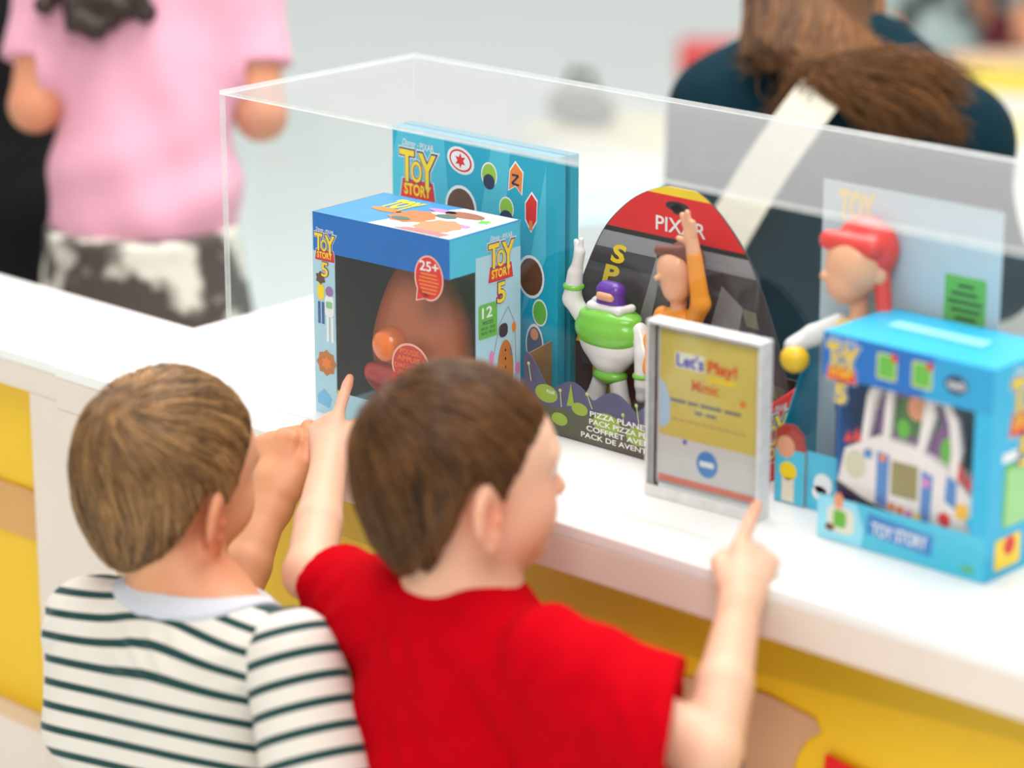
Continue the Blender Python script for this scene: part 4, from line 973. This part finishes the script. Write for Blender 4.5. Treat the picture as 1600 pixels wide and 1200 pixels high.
def ring(par, nm, c, B, rx, ry, rt, mat, zf=lambda a: 0):
    n = 72; m_ = 10; V = []; F = []
    for i in range(n):
        a = 2*math.pi*i/n; p = c + B[0]*rx*math.cos(a) + B[1]*ry*math.sin(a) + np.array([0, 0, 1.])*zf(a); o_ = unit(B[0]*math.cos(a)/rx + B[1]*math.sin(a)/ry)
        for j in range(m_): b = 2*math.pi*j/m_; V.append(p + o_*rt*.55*math.cos(b) + np.array([0, 0, 1.])*rt*1.5*math.sin(b))
    for i in range(n):
        for j in range(m_): F.append([i*m_+j, i*m_+(j+1) % m_, ((i+1) % n)*m_+(j+1) % m_, ((i+1) % n)*m_+j])
    return mk(nm, V, F, mat, par, world=True, smooth=True)
shoes_shorts(boy, hip+np.array([0, 0, -.02]), B, pm('navy_shorts', (28, 40, 80), .8), pm('grey_shoe', (90, 92, 98), .6))

# ---- boy in the striped T-shirt --------------------------------------------
B = basis(62); r, f, u = B
Nk = at(305, 938, 3.00); Hd = at(266, 734, 3.0); Bh = basis(50, tilt=4, roll=7)
shL = at(145, 978, 3.04); shR = at(455, 1020, 2.93)
elL = at(348, 985, 3.13); wrL = at(424, 785, 3.20)
elR = at(505, 1245, 2.90); wrR = at(640, 1290, 3.02)
boy2 = thing('person', 'small boy in green and white striped t-shirt with light brown hair, seen from behind', 'person', (float(Nk[0]), float(Nk[1])-.02, 0))
hip = np.array([Nk[0]-.01, Nk[1]-.02, .39])
s = Sdf(); head(s, Hd, Bh, 1.05)
s.cap(Hd+np.array([0, -.022, -.045]) @ Bh, Nk+np.array([0, 0, -.01]), .047, .050, k=.022)
s.cap(Nk+np.array([0, 0, -.015]), .5*(shL+shR)+np.array([0, 0, -.03]), .054, .06, k=.03)
s.cap(shL, shR, .036, .036, k=.03)
for q in (.0, .35, .7, 1): s.ell(Nk*(1-q)+hip*q+np.array([0, 0, -.07*(1-q)]), (.092, .062, .09), B, k=.05)
s.cap(shL, shL*.4+elL*.6+f*.05, .033, .028, k=.02); s.cap(shL*.4+elL*.6+f*.05, elL, .028, .027, k=.01)
s.cap(elL, elL*.5+wrL*.5, .028, .0265, k=.010); s.cap(elL*.5+wrL*.5, wrL, .026, .0205, k=.006)
s.cap(shR, elR, .036, .029, k=.02); s.cap(elR, wrR, .028, .020, k=.01)
hand(s, wrL+unit(wrL-elL)*.010, unit(at(434, 640, 3.225)-wrL), -CR*.55-CF*.80+CU*.1, CR*.8-CF*.5, 1.18, curl=(1.15, 1.05), thumb='over')
hand(s, wrR+unit(wrR-elR)*.010, unit(wrR-elR), np.array([0, 0, 1.]), -CR, .95, curl=(.3, .3))
legs_sdf(s, hip, B)
earR = Hd + np.array([.078, -.010, -.027])*1.05 @ Bh
mesh_sdf('body', s, *bounds(s), .0026, SKIN2, boy2, skin_mix([(earR, .030, .55), (earR+np.array([0, 0, -.03]), .02, .2), (Nk+np.array([0, 0, .01]), .06, .30), (at(470, 690, 3.2), .03, .2)], .10), world=True)
add_face_bits(boy2, Hd, Bh, 1.05)
hairdo(boy2, Hd, Bh, 1.05, HAIR_S, (-.10, -.62, .72), n=13000, length=.070, seed=8, thick=.013, fringe=.024)
STR = stripemat('striped_jersey', (222, 213, 203), (6, 58, 56), .0262, .34)
s = tee(shL, elL, 0, shR, elR, 0, Nk, hip, B, 1, neck_r=(.082, .066), neck_dz=-.010, wid=.108)
ax = unit(elR-shR); arm = Sdf(); arm.cap(shR-ax*.005, shR+(elR-shR)*.95, .049, .055)
armL = Sdf(); axL = unit(shL*.4+elL*.6+f*.05-shL); armL.cap(shL, shL+axL*.09, .046, .044)
s.p.insert(2, armL.p[0]); s.p.insert(2, ('c', shL, at(138, 1130, 3.06), .046, .050, .03, 'add'))
def torsof(P): return s(P)
def strz(P):
    L = (P-Nk) @ B.T
    return 5 + L[:, 2]*1.0 + .45*L[:, 1] + .018*np.exp(-((L[:, 0])/.07)**2)*np.clip((L[:, 2]+.07)/.07, 0, 1)*-1 + .003*wob(P, 20, 5) + .012*np.abs(L[:, 0])
def folds2(P):
    L = (P-Nk) @ B.T; x, z = L[:, 0], L[:, 2]
    return .0022*np.sin(z*150+9*np.sin(x*25))*np.exp(-((z+.03)/.03)**2) + .0022*np.sin((x*.7+z*.6)*90)*np.exp(-((x-.08)/.05)**2-((z+.09)/.09)**2)
lo, hi = bounds(s)
sh_o = mesh_sdf('shirt', shirt_noise(torsof, .0018, 24, 21, folds2), lo, hi, .003, STR, boy2, strz)
sl, e = sleeve(shR, elR, .92, .052, .060, .045)
sl.p[0] = ('c', shR+ax*.005-u*.0, e+ax*.03, .0515, .060, .01, 'add')
def sstr(P): return 5 + (P-shR) @ ax*1.0
lo, hi = bounds(sl)
o = mesh_sdf('sleeve', shirt_noise(sl, .0018, 28, 31), lo, hi, .0028, STR, sh_o, sstr)
COLR = pm('grey_ribbing', (198, 200, 208), .9, var=.03, scale=200)
s = Sdf()
nb_ = Nk+f*.010
def collar(P):
    a = Sdf(); a.ell(Nk+f*.010+np.array([0, 0, .012]), (.097, .082, .062), B); b = Sdf(); b.ell(Nk+f*.010+np.array([0, 0, .020]), (.081, .065, .0400), B)
    t_ = tee(shL, elL, 0, shR, elR, 0, Nk, hip, B, 1); t_.p = [q for q in t_.p if q[6] == 'add']
    d = t_(P); return np.maximum(np.maximum(a(P), -b(P)), np.maximum(d-.004, -(d+.010)))
mesh_sdf('collar', collar, Nk+f*.01-np.array([.10, .10, .05]), Nk+f*.01+np.array([.10, .10, .07]), .0018, COLR, sh_o)
shoes_shorts(boy2, hip+np.array([0, 0, -.02]), B, pm('denim_shorts', (60, 78, 110), .8), pm('white_shoe', (215, 215, 215), .6))
#@@BACK
# ------------------------------------------------------------------ people and furniture beyond the counter
FRX0 = np.array([0, 0, 1.])
def adult(name_label, base, parts_fn, cat='person'):
    return thing('person', name_label, cat, (float(base[0]), float(base[1]), 0))
def plain_legs(s, hip, B, dx=.07, r=.065):
    for q in (-1, 1):
        h_ = hip+B[0]*dx*q; kn = np.array([h_[0], h_[1], hip[2]*.52]); an = np.array([h_[0], h_[1], .07])
        s.cap(h_, kn, r*1.15, r*.8, k=.03); s.cap(kn, an, r*.8, r*.5, k=.02); s.cap(an-[0, 0, .02], an+B[1]*.1-np.array([0, 0, .035]), .03, .026, k=.02)
def plain_head(s, c, B, k=1.0):
    s.ell(c, (.075*k, .092*k, .105*k), B, k=.02); s.ell(c+B[1]*.03*k-np.array([0, 0, .05])*k, (.052*k, .052*k, .055*k), B, k=.03)
    s.cap(c+B[1]*.095*k, c+B[1]*.108*k-np.array([0, 0, .025])*k, .008, .011, k=.01)
    for q in (-1, 1): s.ell(c+B[0]*q*.078*k, (.008, .02, .03), B, k=.006)
SKIN3 = attrmat('skin_tan', (226, 166, 128), (200, 110, 76), .5, sss=.3)
# --- girl in the pink top
B = basis(88); c = at(228, 150, 4.30); pk_ = adult('person in pale pink t-shirt and blotchy grey skirt with arms folded, back turned', c, None)
shL, shR = at(88, -28, 4.27), at(378, -20, 4.32); elL, elR = at(55, 165, 4.25), at(408, 180, 4.30); Nk = .5*(shL+shR)+FRX0*.04
hip = at(225, 430, 4.30); Hd = Nk+FRX0*.16
s = Sdf(); plain_head(s, Hd, B, .95); s.cap(Hd, Nk, .045, .05, k=.03); s.cap(shL, shR, .045, .045, k=.03); s.cap(Nk-FRX0*.05, hip, .09, .10, k=.05)
wl_, wr_ = elL+B[1]*.15+B[0]*.10+FRX0*.05, elR+B[1]*.15-B[0]*.10+FRX0*.05
s.cap(shL, elL, .045, .038, k=.02); s.cap(elL, wl_, .038, .026, k=.01); s.cap(shR, elR, .045, .038, k=.02); s.cap(elR, wr_, .038, .026, k=.01)
hand(s, wl_, unit(wl_-elL), FRX0, B[1], 1.2, curl=(.5, .5)); hand(s, wr_, unit(wr_-elR), FRX0, B[1], 1.2, curl=(.5, .5)); plain_legs(s, hip, B)
mesh_sdf('body', s, *bounds(s), .005, SKIN3, pk_, skin_mix([(elL, .05, .4), (elR, .05, .4)], .2))
s = Sdf(); s.cap(shL, shR, .058, .058, k=.05)
for q in (0, .35, .7, .95): s.ell(Nk*(1-q)+(hip+FRX0*.06)*q-FRX0*.07*(1-q), (.145-.012*math.sin(q*2.6), .105, .12), B, k=.06)
e1 = shL*.35+elL*.65; e2 = shR*.35+elR*.65
s.cap(shL, e1, .055, .060, k=.03); s.cap(shR, e2, .055, .060, k=.03)
def pinkfn(P):
    d = s(P); d = np.maximum(d, -((P-(hip+FRX0*.055)) @ FRX0))
    for e_, sh_, el_ in ((e1, shL, elL), (e2, shR, elR)):
        ax = unit(el_-sh_); near = np.linalg.norm(P-e_, axis=1) < .10; sidec = np.abs((P-Nk) @ B[0]) > .15
        d = np.where(near & sidec, np.maximum(d, (P-e_) @ ax), d)
    return d
def pf(P):
    L = (P-Nk) @ B.T; x, z = L[:, 0], L[:, 2]
    return .006*np.sin((z*.9-x*.35)*48+2)*np.exp(-((z+.30)/.07)**2) + .005*np.sin((x*.8+z*.45)*55)*np.exp(-((x-.04)/.08)**2)
lo, hi = bounds(s); mesh_sdf('shirt', shirt_noise(pinkfn, .0035, 14, 41, pf), lo, hi, .005, pm('pink_jersey', (226, 164, 184), .85, var=.03, scale=20, sheen=.1, spec=.2), pk_)
m = pm('blotchy_cloth', (120, 112, 104), .85); rn = [n for n in m.node_tree.nodes if n.type == 'VALTORGB'][0]; zn = [n for n in m.node_tree.nodes if n.type == 'TEX_NOISE'][0]
zn.inputs['Scale'].default_value = 11; rn.color_ramp.elements[0].position = .47; rn.color_ramp.elements[1].position = .56
rn.color_ramp.elements[0].color = lin((78, 70, 64))+(1,); rn.color_ramp.elements[1].color = lin((226, 222, 208))+(1,)
s = Sdf(); s.cap(hip+FRX0*.05, hip-FRX0*.25, .145, .19, k=.03); s.plane(hip-FRX0*.25, -FRX0); s.plane(hip+FRX0*.08, FRX0)
mesh_sdf('skirt', s, *bounds(s), .006, m, pk_)
s = Sdf(); r_ = np.random.default_rng(5); s.ell(Hd+FRX0*.02-B[1]*.01, (.10, .11, .12), B, k=.03)
for i in range(90):
    x = r_.uniform(66, 236); yb = 18+38*math.exp(-((x-150)/32)**2); s.ell(at(x, r_.uniform(-150, yb), 4.165+.012*r_.random()), (.017, .015, .018), B, k=.005)
lo, hi = bounds(s); mesh_sdf('hair', shirt_noise(s, .005, 90, 6), lo, hi, .004, pm('black_brown_hair', (44, 26, 18), .55, var=.3, scale=80), pk_)
# --- figure in black at the far left
B = basis(80); c = at(5, 260, 4.75); bk_ = adult('person in plain black clothes at the left edge behind pink top', c, None)
Nk = at(5, -60, 4.75)+FRX0*.05; hip = at(5, 330, 4.75); Hd = Nk+FRX0*.19
s = Sdf(); plain_head(s, Hd, B); s.cap(Hd, Nk, .05, .055, k=.03); s.cap(Nk, hip, .08, .08, k=.03)
for q in (-1, 1):
    a_ = Nk+B[0]*.17*q-FRX0*.05; e_ = a_-FRX0*.28+B[0]*.02*q; w_ = e_+B[1]*.2; s.cap(a_, e_, .04, .035); s.cap(e_, w_, .034, .027); hand(s, w_, B[1], FRX0, -B[0]*q, 1.3, curl=(.4, .4))
plain_legs(s, hip, B, .08, .07); mesh_sdf('body', s, *bounds(s), .006, SKIN3, bk_, skin_mix([], .2))
s = Sdf(); s.cap(Nk-FRX0*.06-B[0]*.11, Nk-FRX0*.06+B[0]*.11, .07, .07, k=.05)
for q in (.1, .5, 1): s.ell(Nk*(1-q)+hip*q, (.17, .12, .16), B, k=.08)
for q in (-1, 1): a_ = Nk+B[0]*.17*q-FRX0*.05; e_ = a_-FRX0*.28+B[0]*.02*q; s.cap(a_, e_, .062, .055, k=.03); s.cap(e_, e_+B[1]*.17, .052, .042, k=.02)
s.p = s.p; lo, hi = bounds(s); KB = pm('black_cloth', (20, 20, 22), .85, spec=.2); mesh_sdf('top', shirt_noise(s, .004, 12, 2), lo, hi, .007, KB, bk_)
s = Sdf()
for q in (-1, 1): h_ = hip+B[0]*.08*q; s.cap(h_, [h_[0], h_[1], .08], .10, .075, k=.03)
s.ell(hip, (.165, .125, .13), B, k=.05); mesh_sdf('trousers', s, *bounds(s), .007, KB, bk_)
s = Sdf(); s.ell(Hd+FRX0*.03-B[1]*.015, (.09, .10, .105), B); lo, hi = bounds(s); mesh_sdf('hair', shirt_noise(s, .003, 60, 8), lo, hi, .005, pm('dark_hair', (40, 28, 22), .5, var=.2), bk_)
# --- woman in the navy jacket
B = basis(92, roll=2); c = at(1310, 300, 4.08); wm = adult('person in navy jacket with long brown hair and cream strap, back turned behind the case', c, None)
shL, shR = at(1128, 190, 4.10), at(1492, 215, 4.02); Nk = at(1300, 108, 4.06); Hd = at(1272, -12, 4.10); hip = at(1310, 560, 4.10)
elL, elR = at(1085, 420, 4.08), at(1548, 440, 4.02)
s = Sdf(); plain_head(s, Hd, B, 1.05); s.cap(Hd, Nk, .05, .055, k=.03); s.cap(shL, shR, .05, .05, k=.03); s.cap(Nk, hip, .09, .10, k=.05)
wl_, wr_ = elL+B[1]*.22+B[0]*.04, elR+B[1]*.22-B[0]*.04
for a_, e_, w_ in ((shL, elL, wl_), (shR, elR, wr_)): s.cap(a_, e_, .04, .034); s.cap(e_, w_, .034, .026)
hand(s, wl_, B[1], FRX0, B[0], 1.3, curl=(.4, .4)); hand(s, wr_, B[1], FRX0, -B[0], 1.3, curl=(.4, .4)); plain_legs(s, hip, B, .08)
mesh_sdf('body', s, *bounds(s), .005, SKIN3, wm, skin_mix([], .15))
s = Sdf(); s.cap(shL, shR, .078, .078, k=.05)
for q in (.05, .4, .75, 1.05): s.ell((Nk-FRX0*.06)*(1-q)+hip*q, (.185, .13, .17), B, k=.08)
for a_, e_, w_ in ((shL, elL, wl_), (shR, elR, wr_)): s.cap(a_, e_, .066, .056, k=.03); s.cap(e_, e_*.2+w_*.8, .056, .044, k=.02)
s.cap(at(1215, 98, 4.03), at(1360, 105, 4.03), .034, .034, k=.02)
def jf(P): return .006*np.sin(((P-Nk) @ B[2])*38+6*((P-Nk) @ B[0]))*.6
lo, hi = bounds(s); NVY = pm('navy_corduroy', (0, 38, 50), .9, var=.12, scale=24, sheen=0, spec=.2); mesh_sdf('jacket', shirt_noise(s, .005, 14, 51, jf), lo, hi, .0055, NVY, wm)
s = Sdf()
for q in (-1, 1): h_ = hip+B[0]*.08*q; s.cap(h_, [h_[0], h_[1], .08], .09, .07, k=.03)
s.ell(hip-FRX0*.03, (.16, .12, .12), B, k=.05); mesh_sdf('trousers', s, *bounds(s), .007, pm('dark_denim', (40, 48, 66), .85), wm)
shp = Sdf(); shp.p = [q for q in []]
def tubes(name, par, P, w, mat, mv, flat=.7):
    """P: K,n,3 strands -> one mesh of tapering strands"""
    K, n, _ = P.shape; tg = np.gradient(P, axis=0); tg /= np.linalg.norm(tg, axis=2)[..., None]+1e-9
    sd = np.cross(tg, CF); sd /= np.linalg.norm(sd, axis=2)[..., None]+1e-9; nn = np.cross(sd, tg)
    ww = (np.array([w*(1-.7*(j/(K-1))**2) for j in range(K)]))[:, None, None]
    SV = np.stack([P+sd*ww, P-nn*ww*flat, P-sd*ww, P+nn*ww*flat], 2).transpose(1, 0, 2, 3).reshape(-1, 3)
    base = (np.arange(n)*K*4)[:, None, None]; jj = (np.arange(K-1)*4)[None, :, None]; F = []
    for a in range(4): F.append((base+jj+np.array([a, (a+1) % 4, (a+1) % 4+4, a+4])).reshape(-1, 4))
    return SV, np.concatenate(F), np.repeat(mv, K*4)
def spline(C, K):
    C = np.array(C); t = np.linspace(0, len(C)-1.001, K); out = []
    for x in t:
        i = int(x); u = x-i; p0, p1, p2, p3 = C[max(i-1, 0)], C[i], C[min(i+1, len(C)-1)], C[min(i+2, len(C)-1)]
        out.append(.5*((2*p1)+(-p0+p2)*u+(2*p0-5*p1+4*p2-p3)*u*u+(-p0+3*p1-3*p2+p3)*u**3))
    return np.array(out)
r_ = np.random.default_rng(12); K = 14; L = []; mv = []
tips = [((1205, 175), .5), ((1235, 150), .5), ((1385, 215), 1.0), ((1425, 215), 1), ((1450, 200), 1), ((1490, 208), 2.2), ((1475, 165), 1.4), ((1500, 150), 1), ((1408, 175), 1), ((1360, 190), .7), ((1515, 120), .6), ((1300, 120), .9)]
tw = np.array([q[1] for q in tips]); tw /= tw.sum()
for i in range(1700):
    x0 = r_.uniform(-1, 1); top = at(1272+98*x0, -95+40*abs(x0), 4.01+.05*abs(x0))
    side = at(1272+112*x0, 20+r_.uniform(-8, 8), 3.96+.09*x0*x0)
    k_ = r_.choice(len(tips), p=tw); (tx, ty), _ = tips[k_]
    nk = at(1272+96*x0+r_.normal()*7, 82+16*r_.random(), 3.895+.05*x0*x0)
    if x0 < -.55 and r_.random() < .7: tx, ty = 1172+r_.normal()*8, 95+r_.normal()*6
    if x0 > .75 and r_.random() < .4: tx, ty = 1378+r_.normal()*6, 92+r_.normal()*6
    md = at(.45*(1272+88*x0)+.55*tx+12+r_.normal()*16, .35*84+.65*ty-16*(tx > 1380)+r_.normal()*9, 3.882+.012*r_.random())
    e_ = at(tx+r_.normal()*15, ty+r_.normal()*13, 3.925+.01*r_.random())
    L.append(spline([top, side, nk, md, e_], K)); mv.append(np.clip(.4+.25*r_.normal()+.25*x0, 0, 1))
SV, SF, mvv = tubes('hair', wm, np.array(L).transpose(1, 0, 2), .0011, None, np.array(mv))
s = Sdf(); s.ell(Hd+FRX0*.015-B[1]*.006, (.088, .098, .112), B, k=.02); s.cap(Hd-B[1]*.05, Nk-B[1]*.035+FRX0*.045, .075, .055, k=.03)
V2, F2 = nets(s, *bounds(s), .006)
mk('hair', np.concatenate([V2, SV]), np.concatenate([F2, SF+len(V2)]), attrmat('hair_long_brown', (52, 34, 18), (158, 106, 62), .45, spec=.25), wm, world=True, smooth=True, mixv=np.concatenate([np.full(len(V2), .25), mvv]))
# shoulder strap
STP = pm('cream_webbing', (226, 218, 200), .8, var=.04, scale=60)
C_ = spline([at(1352, 62, 4.02), at(1322, 98, 3.92), at(1262, 170, 3.885), at(1195, 265, 3.875), at(1135, 365, 3.885), at(1075, 470, 3.93)], 22); tg = np.gradient(C_, axis=0); V = []; F = []
for p, t_ in zip(C_, tg):
    sd = unit(np.cross(t_, CF)); nn = unit(np.cross(sd, t_)); V += [p+sd*.031+nn*.002, p-sd*.031+nn*.002, p-sd*.031-nn*.002, p+sd*.031-nn*.002]
for i in range(len(C_)-1):
    for a in range(4): F.append([4*i+a, 4*i+(a+1) % 4, 4*i+4+(a+1) % 4, 4*i+4+a])
F += [[3, 2, 1, 0], [len(V)-4, len(V)-3, len(V)-2, len(V)-1]]
mk('shoulder_strap', V, F, STP, wm, world=True, smooth=False)
# --- table beyond, with things on it
tb = thing('play_table', 'broad white table behind the person in navy jacket, sheets lying on it', 'table', (-.3, 2.6, 0))
b = MB(); b.box((-.95, -.95, .57), (2.3, .45, .60), pm('table_white', (236, 236, 230), .4, var=.01), .006); b.build('tabletop', tb)
for x_ in (-.88, 2.22):
    for y_ in (-.87, .37): b = MB(); b.cyl((x_, y_, .0), (x_, y_, .57), .025, pm('table_leg', (200, 202, 204), .3)); b.build('leg', tb)
def sheet(px, py, w_, d_, a_, m_, label, nm='paper_sheet', cat='paper', th_=.006, grp=None):
    p = onz(px, py, .6); t = thing(nm, label, cat, (float(p[0]), float(p[1]), .6005), a_, grp)
    b = MB(); b.box((-w_/2, -d_/2, 0), (w_/2, d_/2, th_), m_, .001); b.build('stack', t)
sheet(1590, 128, .34, .26, .3, pm('yellow_paper', (240, 220, 90), .7), 'yellow sheet lying on the far white table at right edge')
sheet(1560, 205, .36, .26, .9, pm('cream_paper', (246, 238, 180), .7), 'pale cream sheet on white table right of navy jacket')
sheet(1590, 100, .3, .12, .8, pm('peach_paper', (240, 206, 176), .7), 'peach coloured sheet at far right of the white table', th_=.02)
sheet(1000, 205, .40, .3, .2, pm('straw_paper', (232, 226, 186), .7), 'straw yellow sheet on white table left of navy jacket')
sheet(960, 320, .34, .26, 1.0, pm('ice_paper', (200, 232, 240), .7), 'ice blue sheet on white table seen through case')
p = onz(908, 198, .6); bg = thing('canvas_bag', 'small dark olive bag on the white table seen above the sticker book', 'bag', (float(p[0]), float(p[1]), .6005), .4)
s = Sdf(); q = np.array([p[0], p[1], .64]); s.ell(q, (.085, .05, .04)); s.plane((0, 0, .601), (0, 0, -1)); mesh_sdf('pouch', s, *bounds(s), .005, pm('olive_canvas', (66, 66, 46), .85), bg)
s = Sdf(); s.cap(q+[-.04, 0, .035], q+[-.02, 0, .07], .006); s.cap(q+[-.02, 0, .07], q+[.02, 0, .07], .006); s.cap(q+[.02, 0, .07], q+[.04, 0, .035], .006); mesh_sdf('handle', s, *bounds(s), .003, pm('olive_canvas', (0, 0, 0)), bg)
p = onz(1142, 84, .5); rc = thing('stool', 'bright red stool on the pale floor left of brown hair', 'stool', (float(p[0]), float(p[1]), 0), .7)
R_ = pm('stool_red', (226, 36, 30), .4); b = MB(); b.box((-.13, -.13, .44), (.13, .13, .52), R_, .02, 4); b.build('seat', rc)
for x_ in (-.1, .1):
    for y_ in (-.1, .1): b = MB(); b.cyl((x_*1.2, y_*1.2, 0), (x_, y_, .44), .016, R_); b.build('leg', rc)
def bystander(px, d, label, cloth, trous, hairc, th_, arms=.0):
    c = at(px, 20, d); B = basis(th_); o = adult(label, c, None); z = lambda v: np.array([c[0], c[1], v]); Nk, hip, Hd = z(1.02), z(.62), z(1.18)
    s = Sdf(); plain_head(s, Hd, B); s.cap(Hd, Nk, .045, .05); s.cap(Nk-FRX0*.05, hip, .08, .09, k=.04); plain_legs(s, hip, B)
    A_ = []
    for q in (-1, 1):
        a_ = Nk+B[0]*.14*q-FRX0*.04; e_ = a_-FRX0*.2+B[0]*.05*q; w_ = e_+B[1]*.14-FRX0*.12; A_.append((a_, e_, w_)); s.cap(a_, e_, .035, .03); s.cap(e_, w_, .03, .024); hand(s, w_, unit(w_-e_), FRX0, -B[0]*q, 1.1, curl=(.4, .4))
    mesh_sdf('body', s, *bounds(s), .007, SKIN3, o, skin_mix([], .2))
    s = Sdf(); 
    for q in (.05, .5, 1.0, 1.25): s.ell(Nk*(1-q)+hip*q, (.15, .11, .13), B, k=.06)
    for a_, e_, w_ in A_: s.cap(a_, e_, .055, .05, k=.03); s.cap(e_, e_*.3+w_*.7, .048, .04, k=.02)
    lo, hi = bounds(s); mesh_sdf('top', shirt_noise(s, .005, 14, 5), lo, hi, .008, cloth, o)
    s = Sdf(); s.ell(hip-FRX0*.06, (.14, .11, .10), B)
    for q in (-1, 1): h_ = hip+B[0]*.07*q; s.cap(h_, [h_[0], h_[1], .08], .085, .06, k=.03)
    mesh_sdf('trousers', s, *bounds(s), .008, trous, o)
    s = Sdf(); s.ell(Hd+FRX0*.03-B[1]*.015, (.088, .10, .105), B); lo, hi = bounds(s); mesh_sdf('hair', shirt_noise(s, .003, 60, 8), lo, hi, .006, hairc, o)
m = pm('mottled_grey_cloth', (120, 130, 132), .85); rn = [n for n in m.node_tree.nodes if n.type == 'VALTORGB'][0]; zn = [n for n in m.node_tree.nodes if n.type == 'TEX_NOISE'][0]
zn.inputs['Scale'].default_value = 9; rn.color_ramp.elements[0].position = .44; rn.color_ramp.elements[1].position = .58; rn.color_ramp.elements[0].color = lin((34, 40, 46))+(1,); rn.color_ramp.elements[1].color = lin((176, 196, 196))+(1,)
DH = pm('dark_hair', (0, 0, 0)); MRN = pm('maroon_cloth', (120, 48, 58), .85)
bystander(1440, 6.7, 'person in mottled grey clothes beyond the white table, upper right', m, m, DH, -60)
bystander(1600, 7.3, 'person in maroon top at the upper right corner, beyond table', MRN, MRN, DH, -80)
